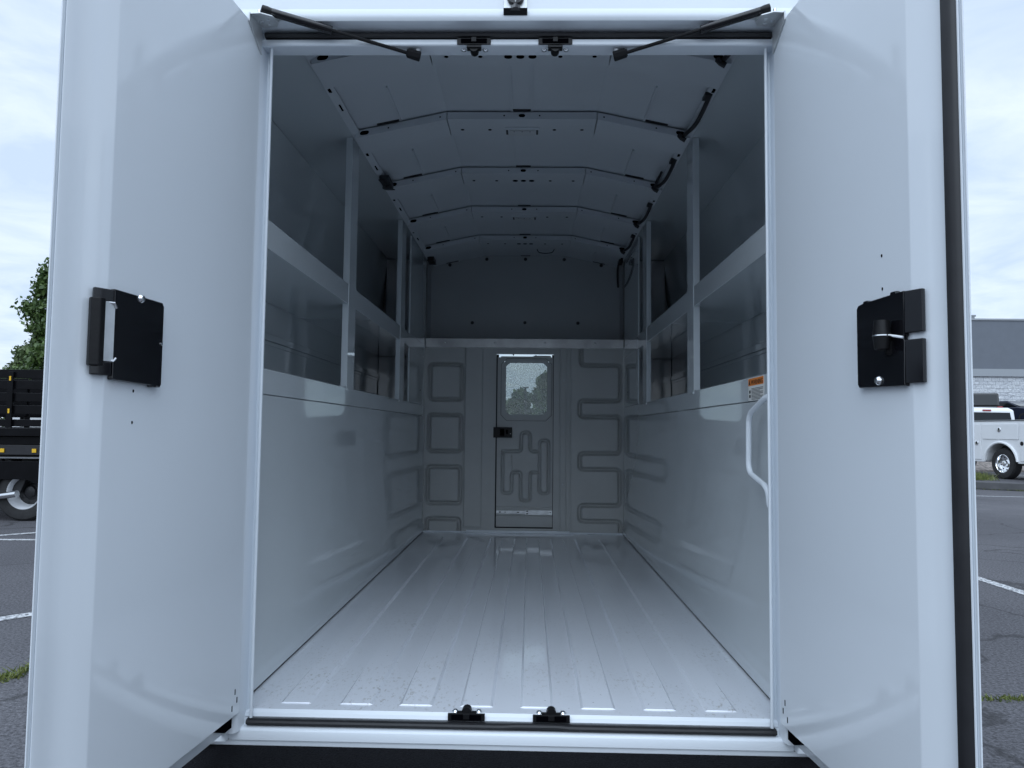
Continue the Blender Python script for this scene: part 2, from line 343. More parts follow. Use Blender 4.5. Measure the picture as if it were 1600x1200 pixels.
# the bank and the upper lot on the right
mb = MB(); mb.prism([(23.5, -0.3), (23.5, 0.25), (25, 0.7), (31, 2.05), (120, 2.05), (120, -0.3)], 0, 8.5, 140)
tag(mb.build('gravel_bank', 'gravel', smooth=False), kind='structure')
mb = MB(); mb.box(8.5, 140, 32, 119, 2.054, 2.07); tag(mb.build('upper_lot', 'asphalt', smooth=False), kind='structure')
mb = MB(); mb.prism([(10.0, 19.05), (11.6, 18.0), (18.5, 14.0), (18.56, 14.12), (11.66, 18.12), (10.0, 19.2)], 2, 0.002, 0.192); tag(mb.build('kerb', 'kerb', smooth=False, bevel=0.02), kind='structure')
mb = MB(); mb.prism([(10.0, 19.21), (11.66, 18.13), (18.56, 14.13), (40, 14.13), (40, 23.49), (10.0, 23.49)], 2, 0.002, 0.19); tag(mb.build('raised_pavement', 'asphalt', smooth=False), kind='structure')

# ================================================================== the service van
van = thing('service_van', 'white enclosed service van body seen from behind with both rear doors swung open', 'van')
VL = (0, 0, G)
def vb(mb, name, mats, bevel=0.0, parent=None, **kw):
    return mb.build(name, mats, parent or van, loc=VL if parent is None else (0, 0, 0), bevel=bevel, **kw)
# --- cargo floor with pressed ribs
RX = [(-.537,-.471), (-.397,-.326), (-.257,-.184), (-.114,-.043), (.027,.098), (.168,.243), (.313,.384), (.456,.525)]
xs = [-0.632]; hs = [0]
for a, b in RX: xs += [a-.003, a+.003, b-.003, b+.003]; hs += [0, 1, 1, 0]
xs.append(0.632); hs.append(0)
ys = [0.013, 0.0500, 0.0512] + list(np.linspace(0.3, 2.5, 8)) + [2.772, 2.780, 3.06]
mb = MB(); rows = []
for j, y in enumerate(ys):
    on = (.28 if j == 2 else 1) if 2 <= j <= len(ys)-3 else 0
    rows.append([mb.v((x, y, 0.0095*h*on)) for x, h in zip(xs, hs)])
for j in range(len(rows)-1):
    for i in range(len(xs)-1): mb.face([rows[j][i], rows[j][i+1], rows[j+1][i+1], rows[j+1][i]])
low = [mb.v((x, 0.006, -0.006)) for x in xs]; lo2 = [mb.v((x, 0.003, -0.014)) for x in xs]
for i in range(len(xs)-1): mb.mi = 1; mb.face([low[i], low[i+1], rows[0][i+1], rows[0][i]]); mb.face([lo2[i], lo2[i+1], low[i+1], low[i]])
vb(mb, 'floor', ['floor_paint', 'white_paint'], recalc=False, angle=20)
mb = MB(); mb.box(-0.356, 0.296, 3.026, 3.05, 0.0, 0.017); mb.box(-0.632, -0.358, 3.036, 3.05, 0, 0.009); mb.box(0.298, 0.632, 3.036, 3.05, 0, 0.009)
vb(mb, 'toe_strip', 'white_paint', 0.002)
mb = MB()
for s in (-1, 1):
    mb.box(s*0.634, s*0.6285, 0.02, 3.05, 0.0008, 0.004)
vb(mb, 'floor_gap_shade', 'rubber')  # black strip painting in the shade of the gap between floor and wall
# --- sides: lower wall, band, shelf recess, posts
for s in (-1, 1):
    def X(p, s=s): return (s*p[0], p[1], p[2])
    mb = MB(X)
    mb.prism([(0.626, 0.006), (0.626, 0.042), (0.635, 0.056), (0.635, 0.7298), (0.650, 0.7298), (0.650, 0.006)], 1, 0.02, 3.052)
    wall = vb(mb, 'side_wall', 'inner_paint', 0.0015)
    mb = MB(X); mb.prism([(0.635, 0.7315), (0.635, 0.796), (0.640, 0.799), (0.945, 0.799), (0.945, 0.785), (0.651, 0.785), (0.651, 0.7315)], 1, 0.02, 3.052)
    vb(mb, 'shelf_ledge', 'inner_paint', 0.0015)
    mb = MB(X); mb.mi = 0
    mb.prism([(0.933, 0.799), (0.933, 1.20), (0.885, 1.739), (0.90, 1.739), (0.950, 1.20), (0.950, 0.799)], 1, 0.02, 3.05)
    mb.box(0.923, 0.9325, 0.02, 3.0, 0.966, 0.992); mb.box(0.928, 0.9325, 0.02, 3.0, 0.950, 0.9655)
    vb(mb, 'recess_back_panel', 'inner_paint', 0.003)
    mb = MB(X); mb.prism([(0.612, 1.737), (0.612, 1.748), (0.95, 1.752), (0.95, 1.741), (0.62, 1.737)], 1, 0.02, 3.052)
    vb(mb, 'recess_ceiling', 'inner_paint')
    mb = MB(X); mb.box(0.6375, 0.93, 0.02, 2.419, 1.1065, 1.178); mb.box(0.646, 0.93, 2.4195, 3.015, 1.1065, 1.178); mb.box(0.635, 0.6372, 0.02, 3.053, 1.1055, 1.1795)
    vb(mb, 'shelf', 'inner_paint', 0.0012)
    mb = MB(X); mb.box(0.6355, 0.645, 2.42, 3.05, 0.7985, 1.105); mb.box(0.6355, 0.645, 2.42, 3.05, 1.180, 1.735); mb.box(0.646, 0.93, 3.02, 3.03, 0.7995, 1.105); mb.box(0.646, 0.89, 3.02, 3.03, 1.180, 1.735)
    vb(mb, 'end_panel', 'inner_paint', 0.002)
    mb = MB(X)
    mb.disc((0.6355, 2.85, 0.885), (0.006, 0.006), 0, 0.001, 10)
    vb(mb, 'panel_hole', 'hole')
    for y0, y1 in ((0.995, 1.104), (2.105, 2.23)):
        mb = MB(X); mb.box(0.6335, 0.6365, y0, y1, 0.785, 1.736); mb.box(0.6335, 0.6565, y0-.0025, y0, 0.80, 1.735); mb.box(0.6366, 0.66, y1-.003, y1-.001, 0.80, 1.735)
        mb.disc((0.6334, y0+.012, 0.79), 0.004, 0, 0.002, 8)
        vb(mb, 'shelf_post', 'inner_paint', 0.0008)
# --- roof skin, cant rails, stringers
RAIL, ZR, BX, ZB = 0.619, 1.742, 0.275, 1.816
mb = MB(); mb.sheet([(-RAIL, ZR), (-BX, ZB), (BX, ZB), (RAIL, ZR)], 1, 0.03, 3.26); mb.sheet([(-RAIL, ZR+.006), (-BX, ZB+.006), (BX, ZB+.006), (RAIL, ZR+.006)], 1, 0.03, 3.26)
vb(mb, 'roof_lining', 'roof_paint', recalc=False, angle=5)
def roofz(x): ax = abs(x); return ZB if ax <= BX else ZB + (ZR-ZB)*(ax-BX)/(RAIL-BX)
for s in (-1, 1):
    def X(p, s=s): return (s*p[0], p[1], p[2])
    mb = MB(X); mb.prism([(0.621, 1.720), (0.596, 1.733), (0.596, 1.736), (0.6215, 1.7365)], 1, 0.04, 3.05)
    mb.mi = 1
    for k in range(5):
        yr = (0.38, .94, 1.525, 2.11, 2.69)[k]
        mb.box(0.604, 0.615, yr-.25, yr-.20, 1.7255, 1.7275) if s < 0 else None
        mb.box(0.606, 0.617, yr+.19, yr+.215, 1.723, 1.7265)
    vb(mb, 'cant_rail', ['roof_paint', 'hole'], 0.001)
for k, (y0, y1) in enumerate(((0.545, 0.938), (1.105, 1.523), (1.69, 2.108), (2.275, 2.688), (2.855, 3.24))):
    for x in (-0.036, 0.036, -0.445, 0.445):
        mb = MB(); zt = roofz(x) - 0.0003; mb.prism([(x-.003, zt+.004), (x-.003, zt-.006), (x+.003, zt-.006), (x+.003, zt+.004)], 1, y0+.12 if abs(x) > .1 else y0+.02, y1); vb(mb, 'stringer_seam', 'roof_paint')
    for xa, xb in ((-0.036, 0.036), (-0.53, -0.445), (0.445, 0.53)):
        mb = MB(); mb.prism([(xa, roofz(xa)-.0035), (xb, roofz(xb)-.0035), (xb, roofz(xb)-.001), (xa, roofz(xa)-.001)], 1, y1-.010, y1+.001); vb(mb, 'stringer_slot_shade', 'rubber')  # solid dark strip in place of the shade inside the open slot
# --- five roof ribs with their holes; the second and the fourth carry a dome light
RIBY = (0.38, 0.94, 1.525, 2.11, 2.69)
ribs = []
for k, y in enumerate(RIBY):
    mb = MB()
    for xa, xb in ((-0.612, -0.2765), (-0.2735, 0.2735), (0.2765, 0.612)):
        za, zb = roofz(xa), roofz(xb)
        mb.prism([(xa, za-.033), (xb, zb-.033), (xb, zb-.0062), (xa, za-.0062)], 1, y, y+0.158)
    mb.mi = 1
    for x, rx, rz in ((-0.578, .017, .008), (0.578, .017, .008), (0, .012, .0065), (-.065, .003, .003), (.065, .003, .003), (-.30, .003, .003), (.30, .003, .003), (-.49, .003, .003), (.49, .003, .003)):
        sl = 0 if abs(x) < BX else -math.copysign((ZB-ZR)/(RAIL-BX), x); n = 14; zc = roofz(x)-.0195
        mb.prism([(x+rx*math.copysign(abs(math.cos(q))**.6, math.cos(q)), zc+rz*math.sin(q)+sl*rx*math.cos(q)) for q in [i*2*math.pi/n for i in range(n)]], 1, y-.0008, y+.002)
    big = [(-.037, .011), (0, .011), (.037, .011)] if k % 2 == 0 else []
    for x, r in big + [(-.122, .006), (.122, .006), (-.226, .006), (.226, .006)]:
        mb.disc((x, y+.097, roofz(x)-.0335), (r*1.15, r*1.1), 2, .001, 14)
    rib = vb(mb, 'roof_rib', ['roof_paint', 'hole'], 0.0012); ribs.append(rib)
    if k in (1, 3):
        mb = MB(); zt = ZB-.033; pl = rpoly([(-.066, y+.072), (.066, y+.072), (.066, y+.150), (-.066, y+.150)], .012, 4, True)
        mb.prism(pl, 2, zt-.004, zt); mb.mi = 1
        mb.box(-.048, .048, y+.088, y+.134, zt-.009, zt-.0042); mb.mi = 2
        for x in (-.057, .057): mb.box(x-.004, x+.004, y+.09, y+.132, zt-.0055, zt-.0041)
        for x in (-.03, 0, .03): mb.box(x-.002, x+.002, y+.09, y+.095, zt-.0105, zt-.0092)
        vb(mb, 'dome_light', ['roof_paint', 'lens', 'wire'], 0.001, parent=rib)
# --- wiring in the cant rails
def bez(pts, n=8): return rpoly(pts, 0.2, n)
for y in RIBY:
    mb = MB(); mb.tube(bez([(0.590, y-.004, 1.722), (0.585, y-.05, 1.708), (0.602, y-.14, 1.704), (0.606, y-.26, 1.716), (0.607, y-.33, 1.728)]), 0.0075, 8)
    mb.box(0.590, 0.613, y-.335, y-.29, 1.722, 1.732)
    mb.tube([(0.593, y-.012, 1.700), (0.579, y-.012, 1.708), (0.572, y-.004, 1.722)], 0.009, 8); vb(mb, 'wiring_loom', 'rubber')
mb = MB()
mb.tube(bez([(0.585, 1.52, 1.715), (0.570, 1.43, 1.712), (0.577, 1.33, 1.722)]), 0.006, 6); vb(mb, 'wiring_loom', 'rubber'); mb = MB()
mb.tube(bez([(0.600, 2.88, 1.715), (0.585, 2.98, 1.69), (0.600, 3.10, 1.62), (0.615, 3.20, 1.60)]), 0.007, 6)
mb.box(0.588, 0.612, 2.92, 3.0, 1.70, 1.722)
vb(mb, 'wiring_loom', 'rubber')
for y, n in ((1.39, 6), (2.90, 4)):
    mb = MB(); mb.box(-0.612, -0.572, y, y+.11, 1.703, 1.728)
    for i in range(n):
        x = -.61+.04*i/n
        mb.tube(bez([(x, y-.02, 1.70), (x+.012, y+.03, 1.694), (x-.006, y+.09, 1.698), (x+.006, y+.13, 1.706)]), 0.003, 5)
    vb(mb, 'wire_bundle', 'wire')
mb = MB(); mb.tube(bez([(0.075, 3.02, 1.806), (0.085, 3.04, 1.79), (0.13, 3.05, 1.785), (0.175, 3.04, 1.79), (0.185, 3.02, 1.806)]), 0.003, 6); vb(mb, 'wire_loop', 'rubber')
# --- bulkhead: moulded grey panel with grooves, sliding door with a window
L_ = 3.057
def segd(PX, PZ, pl):
    d = np.full(PX.shape, 9.0)
    for (x0, z0), (x1, z1) in zip(pl[:-1], pl[1:]):
        dx, dz = x1-x0, z1-z0; q = dx*dx+dz*dz+1e-12; t = np.clip(((PX-x0)*dx+(PZ-z0)*dz)/q, 0, 1)
        d = np.minimum(d, np.hypot(PX-x0-t*dx, PZ-z0-t*dz))
    return d
def cap(x0, x1, z0, z1, r=0.026): p = rpoly([(x0, z0), (x1, z0), (x1, z1), (x0, z1)], r, 6, True); return p + p[:1]
grooves = [cap(-.603, -.399, .840, 1.064), cap(-.606, -.399, .510, .740), cap(-.609, -.400, .180, .409), rpoly([(-.609, -.01), (-.609, .081), (-.403, .081), (-.403, -.01)], .026),
           rpoly([(.364, 1.2), (.364, 1.066), (.615, 1.066), (.615, .839), (.357, .838), (.357, .737), (.615, .738), (.613, .506), (.358, .504), (.358, .403), (.613, .404), (.613, .177), (.359, .176), (.359, .077), (.616, .078), (.616, -.01)], .03)]
lines = [[(-.381, 1.2), (-.381, -.01)], [(.231, 1.2), (.234, -.01)], [(.272, 1.2), (.274, -.01)], [(.298, 1.2), (.304, -.01)]]
def field(x0, x1, z0, z1, step, hfun, yb, skip, name, mats, parent, loc):
    nx = int(round((x1-x0)/step)); nz = int(round((z1-z0)/step)); gx = np.linspace(x0, x1, nx+1); gz = np.linspace(z0, z1, nz+1)
    PX, PZ = np.meshgrid(gx, gz); H = hfun(PX, PZ)
    V = np.stack([PX, yb+H, PZ], -1).reshape(-1, 3); ii = np.arange((nx+1)*(nz+1)).reshape(nz+1, nx+1)
    cx = (gx[1:]+gx[:-1])/2; cz = (gz[1:]+gz[:-1])/2; CX, CZ = np.meshgrid(cx, cz); keep = ~skip(CX, CZ)
    F = np.stack([ii[:-1, :-1], ii[:-1, 1:], ii[1:, 1:], ii[1:, :-1]], -1)[keep]
    me = bpy.data.meshes.new(name); me.from_pydata(V.tolist(), [], F.tolist())
    for mn in mats: me.materials.append(M[mn])
    for p in me.polygons: p.use_smooth = True
    o = bpy.data.objects.new(name, me); COL.objects.link(o); o.parent = parent; o.location = loc; return o
def sm(t): t = np.clip(t, 0, 1); return t*t*(3-2*t)
def h1(PX, PZ):
    d = np.minimum.reduce([segd(PX, PZ, g) for g in grooves]); h = 0.034*sm(1-d/0.0175)
    dl = np.minimum.reduce([segd(PX, PZ, g) for g in lines]); h = np.maximum(h, 0.007*sm(1-dl/0.005))
    h = h - 0.010*sm((PX+.379)/.006)*sm((-.262-PX)/.006)*sm((PZ-.022)/.02)
    return h
DX0, DX1, DZ0, DZ1 = -0.178, 0.189, 0.028, 1.134
bulk = field(-0.634, 0.634, 0.004, 1.172, 0.004, h1, L_, lambda x, z: (x > DX0) & (x < DX1) & (z > DZ0) & (z < DZ1), 'bulkhead', ['grey_plastic'], van, VL)
for x, z in ((-.226, .963), (-.227, .634), (-.228, .305), (.254, .968), (.253, .639), (.251, .309)):
    mb = MB(); mb.lathe([(0, -.003), (.004, -.0028), (.0065, -.0012), (.007, .0005)], (x, L_-.001, z), 1, 12); vb(mb, 'bulkhead_screw', 'zinc', parent=bulk)
dg = [rpoly([(-.132, .513), (-.014, .513), (-.014, .631), (.043, .631), (.043, .513), (.104, .513)], .024), rpoly([(-.073, .513), (-.132, .513), (-.132, .246), (-.073, .246), (-.073, .380), (-.015, .380), (-.015, .199), (.044, .199), (.044, .380), (.104, .380)], .024),
      cap(.104, .162, .246, .585, .028)]
dgt = [[(-.073, .50), (-.073, .380)]]
def h2(PX, PZ):
    h = 0.023*sm(1-np.minimum.reduce([segd(PX, PZ, g) for g in dg])/0.0140)
    h = np.maximum(h, .005*sm(1-segd(PX, PZ, dgt[0])/.004))
    for z in (.157, .101): h = np.maximum(h, .006*sm(1-np.abs(PZ-z)/.004))
    return h
WX0, WX1, WZ0, WZ1 = -0.120, 0.151, 0.742, 1.083
sdoor = field(-0.170, 0.187, 0.034, 1.114, 0.0035, h2, L_+.018, lambda x, z: (x > WX0-.008) & (x < WX1+.008) & (z > WZ0-.008) & (z < WZ1+.008), 'sliding_door', ['grey_plastic'], van, VL)
tag(sdoor, label='grey sliding door with a small dusty window in the bulkhead')
mb = MB()                                                              # jamb returns round the sliding door
mb.box(DX0-.004, DX0-.001, L_+.0012, L_+.05, DZ0, DZ1); mb.box(DX1+.001, DX1+.004, L_+.0012, L_+.05, DZ0, DZ1); mb.box(DX0, DX1, L_+.0012, L_+.05, DZ0-.006, DZ0-.001)
vb(mb, 'door_jamb', 'rubber', parent=bulk)
def octo(x0, x1, z0, z1, c): return [(x0+c, z0), (x1-c, z0), (x1, z0+c), (x1, z1-c), (x1-c, z1), (x0+c, z1), (x0, z1-c), (x0, z0+c)]
def ring(mb, A, B, y0, y1, yb):                                        # frame between two outlines with the same number of points
    n = len(A); a0 = [mb.v((x, y0, z)) for x, z in A]; b0 = [mb.v((x, y1, z)) for x, z in B]; a1 = [mb.v((x, yb, z)) for x, z in A]; b1 = [mb.v((x, yb, z)) for x, z in B]
    for i in range(n):
        j = (i+1) % n; mb.face([a0[i], a0[j], b0[j], b0[i]]); mb.face([a1[i], a1[j], a0[j], a0[i]]); mb.face([b0[i], b0[j], b1[j], b1[i]]); mb.face([b1[i], b1[j], a1[j], a1[i]])
yd = L_+.018
mb = MB(); o8 = octo(-.146, .177, .708, 1.105, .036); i8 = octo(WX0, WX1, WZ0, WZ1, .022)
ring(mb, octo(-.148, .179, .706, 1.107, .037), o8, yd-.0005, yd-.0005, yd+.01)
vb(mb, 'window_gasket', 'rubber', parent=sdoor)
mb = MB(); ring(mb, octo(-.143, .174, .711, 1.102, .035), octo(WX0+.004, WX1-.004, WZ0+.004, WZ1-.004, .024), yd-.006, yd-.003, yd+.012)
fr = vb(mb, 'window_frame', 'grey_plastic', 0.002, parent=sdoor)
mb = MB(); mb.prism(octo(WX0-.004, WX1+.004, WZ0-.004, WZ1+.004, .022), 1, yd+.006, yd+.010); vb(mb, 'window_pane', 'dusty_glass', parent=sdoor)
mb = MB(); mb.box(-.192, -.073, yd-.028, yd-.0005, .598, .665); mb.mi = 1; mb.box(-.15, -.122, yd-.031, yd-.0285, .610, .654); mb.box(-.112, -.098, yd-.031, yd-.0285, .622, .648)
mb.mi = 2; mb.disc((-.083, yd-.029, .624), .003, 1, .0015, 8)
vb(mb, 'door_latch', ['black_plastic', 'hole', 'zinc'], 0.003, parent=sdoor)
mb = MB(); mb.box(-.169, .014, yd-.006, yd-.0008, .117, .137); mb.box(.0145, .187, yd-.010, yd-.0008, .112, .142); mb.mi = 1
for x, z, a, b in ((-.145, .127, .007, .003), (-.112, .127, .003, .003), (-.03, .127, .008, .003), (.175, .128, .003, .003)): mb.disc((x, yd-.0062 if x < .014 else yd-.0102, z), (a, b), 1, .0006, 10)
for z in (.119, .135): mb.disc((.028, yd-.0102, z), (.007, .004), 1, .0008, 10)
vb(mb, 'slide_rail', ['zinc', 'hole'], 0.001, parent=sdoor)
mb = MB(); mb.box(-.15, .175, yd+.004, yd+.022, 1.115, 1.121); mb.box(.06, .17, yd+.004, yd+.022, 1.1215, 1.127); mb.mi = 1; mb.disc((-.07, yd+.006, 1.131), .005, 1, .004, 8); mb.disc((.075, yd+.002, 1.126), .004, 1, .004, 8)
vb(mb, 'top_slide', ['label_white', 'hole'], 0.001, parent=sdoor)
mb = MB(); mb.box(-.634, .634, L_-.012, L_+.05, 1.1735, 1.232); mb.mi = 1
for x in (-.51, -.19, .13, .45): mb.lathe([(0, -.003), (.004, -.0026), (.006, 0)], (x, L_-.0122, 1.203), 1, 10)
vb(mb, 'bulkhead_beam', ['steel', 'chrome'], 0.002)
mb = MB()
for s in (-1, 1): mb = MB(); mb.box(s*.6346, s*.985, L_+.038, L_+.055, -.12, 1.80); vb(mb, 'light_gap_board', 'grey_plastic')  # closing boards added behind the walls to stop light leaking past the bulkhead
mb = MB(); mb.box(DX0-.03, DX0+.014, yd+.025, yd+.038, DZ0-.02, DZ1); mb.box(DX1-.010, DX1+.03, yd+.025, yd+.038, DZ0-.02, DZ1); mb.box(DX0+.0145, DX1-.0105, yd+.025, yd+.038, DZ0-.02, DZ0+.02)
vb(mb, 'door_gap_blocker', 'rubber', parent=bulk)  # black strips added behind the door edges to block light through the gaps
# upper panel above the cab
mb = MB(); mb.sheet([(-.632, 1.225), (-.632, 1.76)], 1, L_, 3.262); mb.sheet([(.632, 1.225), (.632, 1.76)], 1, L_, 3.262); mb.box(-.632, .632, L_+.051, 3.262, 1.205, 1.218); mb.box(-.632, .632, 3.252, 3.262, 1.219, 1.84)
for s in (-1, 1):
    pl = [(s*.555, 1.70), (s*.472, 1.55), (s*.472, 1.219)]
    for (xa, za), (xb, zb) in zip(pl[:-1], pl[1:]): mb.prism([(xa, za), (xb, zb), (xb+s*.004, zb), (xa+s*.004, za)], 1, 3.249, 3.2515)
pan = vb(mb, 'upper_panel', 'upper_panel')
for x, z in ((-.508, 1.752), (-.26, 1.793), (0, 1.794), (.26, 1.793), (.508, 1.754), (-.352, 1.362), (0, 1.365), (.354, 1.364)):
    mb = MB(); mb.lathe([(0, -.007), (.007, -.006), (.011, -.002), (.0115, 0)], (x, 3.2515, z), 1, 12); vb(mb, 'panel_bolt', 'wire', parent=pan)
# --- rear frame: header, jambs, sill, seals
mb = MB(); mb.sheet([(-.06, 1.625), (-.0645, 1.612), (-.0635, 1.601), (-.060, 1.5955), (-.0145, 1.590), (-.0145, 1.573)], 0, -.66, .66)
mb.sheet([(-.0145, 1.5725), (-.0205, 1.5715), (-.0235, 1.563), (-.0240, 1.5590), (-.0225, 1.5562), (-.019, 1.5548), (.022, 1.5548), (.022, 1.60)], 0, -.612, .612)
vb(mb, 'header', 'white_paint', recalc=False, angle=50)
mb = MB()
zc = 1.5805; mb.tube([(x, -.024, zc) for x in np.linspace(-.600, .600, 20)], .0062, 8); mb.box(-.600, .600, -.021, -.0152, 1.574, 1.589); vb(mb, 'door_opening_seal', 'rubber'); mb = MB()
mb.tube([(x, -.010, -.0215 + (.002 if abs(x-.06) < .05 else 0)) for x in np.linspace(-.598, .598, 40)], .0062, 8); mb.box(-.598, .598, -.008, .001, -.030, -.015)
vb(mb, 'door_opening_seal', 'rubber')
mb = MB(); mb.sheet([(.001, -.0145), (.0005, -.031), (-.0155, -.032), (-.020, -.034), (-.022, -.038), (-.022, -.057)], 0, -.632, .632); mb.sheet([(-.022, -.0572), (-.016, -.059), (-.016, -.075)], 0, -.70, .70)
vb(mb, 'sill', 'white_paint', recalc=False, angle=60)
for s in (-1, 1):
    def X(p, s=s): return (s*p[0], p[1], p[2])
    mb = MB(X)
    mb.prism([(.640, -.045), (.618, -.045), (.611, -.040), (.608, -.030), (.6065, .006), (.6045, .0105), (.6005, .0120), (.5965, .0105), (.5945, .004), (.5945, .018), (.640, .020)], 2, -.036, 1.5875)
    mb.prism([(.5938, -.0035), (.591, -.012), (.588, -.013), (.5855, -.011), (.585, -.007), (.587, -.003), (.594, .003)], 2, -.013, 1.574)
    vb(mb, 'door_jamb', 'white_paint', 0.0008, angle=70)
    mb = MB(X); mb.box(.6325, .690, -.040, -.0145, -.0565, .000)
    vb(mb, 'corner_bracket', ['white_paint'], 0.003)
# --- catches in header and sill
for x in (-.101, .0915):
    mb = MB(); mb.box(x-.040, x+.040, -.0270, -.0242, 1.556, 1.5725); mb.mi = 1; mb.box(x-.031, x+.031, -.0290, -.0271, 1.559, 1.570); mb.mi = 0
    mb.tube([(x, -.024, 1.5515), (x, .004, 1.5515)], [.011, .010], 12); mb.box(x-.017, x+.017, -.028, -.008, 1.5490, 1.5545); mb.box(x-.006, x+.006, -.0315, -.0291, 1.561, 1.573)
    mb.mi = 2
    for dx in (-.026, .026): mb.lathe([(0, -.004), (.005, -.003), (.007, -.001), (.007, 0)], (x+dx, -.004, 1.5545), 2, 12)
    vb(mb, 'header_catch', ['black_plastic', 'hole', 'chrome'], 0.0012)
for x in (-.098, .095):
    mb = MB(); mb.box(x-.042, x+.042, -.003, .0025, -.0135, .003); mb.mi = 1; mb.box(x-.034, x+.034, -.0042, -.0031, -.011, .001); mb.mi = 0
    mb.tube([(x, .002, .0035), (x, .026, .0035)], [.012, .011], 12); mb.box(x-.022, x+.022, .0026, .012, .0003, .005); mb.box(x-.007, x+.007, -.007, -.0043, -.008, .003)
    mb.mi = 2
    for dx in (-.027, .027): mb.lathe([(0, .006), (.004, .005), (.007, .002), (.008, 0)], (x+dx, .020, .0), 2, 12)
    vb(mb, 'sill_catch', ['black_plastic', 'hole', 'chrome'], 0.0012)
# --- outer body shell
mb = MB()
prof = [(-1.0, 1.60), (-.99, 1.72), (-.93, 1.815), (-.80, 1.865), (-.45, 1.915), (0, 1.93), (.45, 1.915), (.80, 1.865), (.93, 1.815), (.99, 1.72), (1.0, 1.60)]
mb.prism([(-.66, 1.612)] + [(-1.0, 1.612)] + prof[1:-1] + [(1.0, 1.612)] + [(.66, 1.612)], 1, -.0605, -.052)
for s in (-1, 1): mb.box(s*.692, s*1.0, -.05, -.04, -.30, 1.6115)
vb(mb, 'rear_skin', 'white_paint', 0.003)
mb = MB(); mb.sheet([(-1.0, -.12), (-1.0, 1.612)] + prof[1:-1] + [(1.0, 1.612), (1.0, -.12)], 1, -.0515, 3.32)
for s in (-1, 1): mb.box(s*.99, s*1.0, -.0505, .42, -.34, -.1205); mb.box(s*.99, s*1.0, 1.38, 3.30, -.34, -.1205)
mb.prism([(-1.0, -.12), (1.0, -.12)] + [(1.0, 1.612)] + prof[::-1][1:-1] + [(-1.0, 1.612)], 1, 3.3205, 3.33) if False else None
mb.prism([(-.999, 1.25), (.999, 1.25)] + prof[::-1][1:-1], 1, 3.3205, 3.34)
vb(mb, 'body_shell', 'white_paint', recalc=True)
for s in (-1, 1):
    for y0, y1, z0, z1 in ((0.05, .68, .0, 1.45), (.72, 1.55, .42, 1.45), (1.6, 2.35, .42, 1.45), (2.4, 3.2, -.28, 1.45)):
        mb = MB(); mb.box(s*1.001, s*1.018, y0, y1, z0, z1); mb.mi = 1; mb.box(s*1.0185, s*1.03, (y0+y1)/2-.06, (y0+y1)/2+.06, z1-.5, z1-.42)
        vb(mb, 'compartment_door', ['white_paint', 'black_plastic'], 0.006)
mb = MB(); mb.box(-.98, .98, .1, 3.3, -.16, -.13); mb.box(-.45, -.37, .0, 5.6, -.36, -.17); mb.box(.37, .45, .0, 5.6, -.36, -.17);  vb(mb, 'chassis', 'rubber')
mb = MB(); mb.prism([(-.40, -.095), (-.39, -.072), (-.0165, -.068), (-.0165, -.16), (-.10, -.30), (-.40, -.30)], 0, -.90, .90); vb(mb, 'rear_bumper', 'bumper_grit', 0.006)
# --- backup camera
mb = MB(); mb.box(-.030, .025, -.0625, -.0608, 1.6125, 1.70); mb.mi = 1; mb.prism([(-.075, 1.618), (-.0626, 1.618), (-.0626, 1.606), (-.068, 1.606)], 0, -.030, .025)
pod = vb(mb, 'backup_camera', ['zinc', 'black_plastic'], 0.0012)
mb = MB(); mb.lathe([(0, -.012), (.010, -.0115), (.011, -.013), (.0185, -.012), (.020, -.006), (.020, 0)], (-.0025, -.0626, 1.648), 1, 24); mb.mi = 1
for i in range(8): a = i*math.pi/4; mb.disc((-.0025+.0145*math.cos(a), -.0755, 1.648+.0145*math.sin(a)), .0016, 1, .0006, 6)
mb.mi = 0; mb.tube([(-.0025, -.064, 1.625), (-.0025, -.070, 1.612)], .012, 10)
vb(mb, 'camera_lens', ['black_gloss', 'steel'], parent=pod)
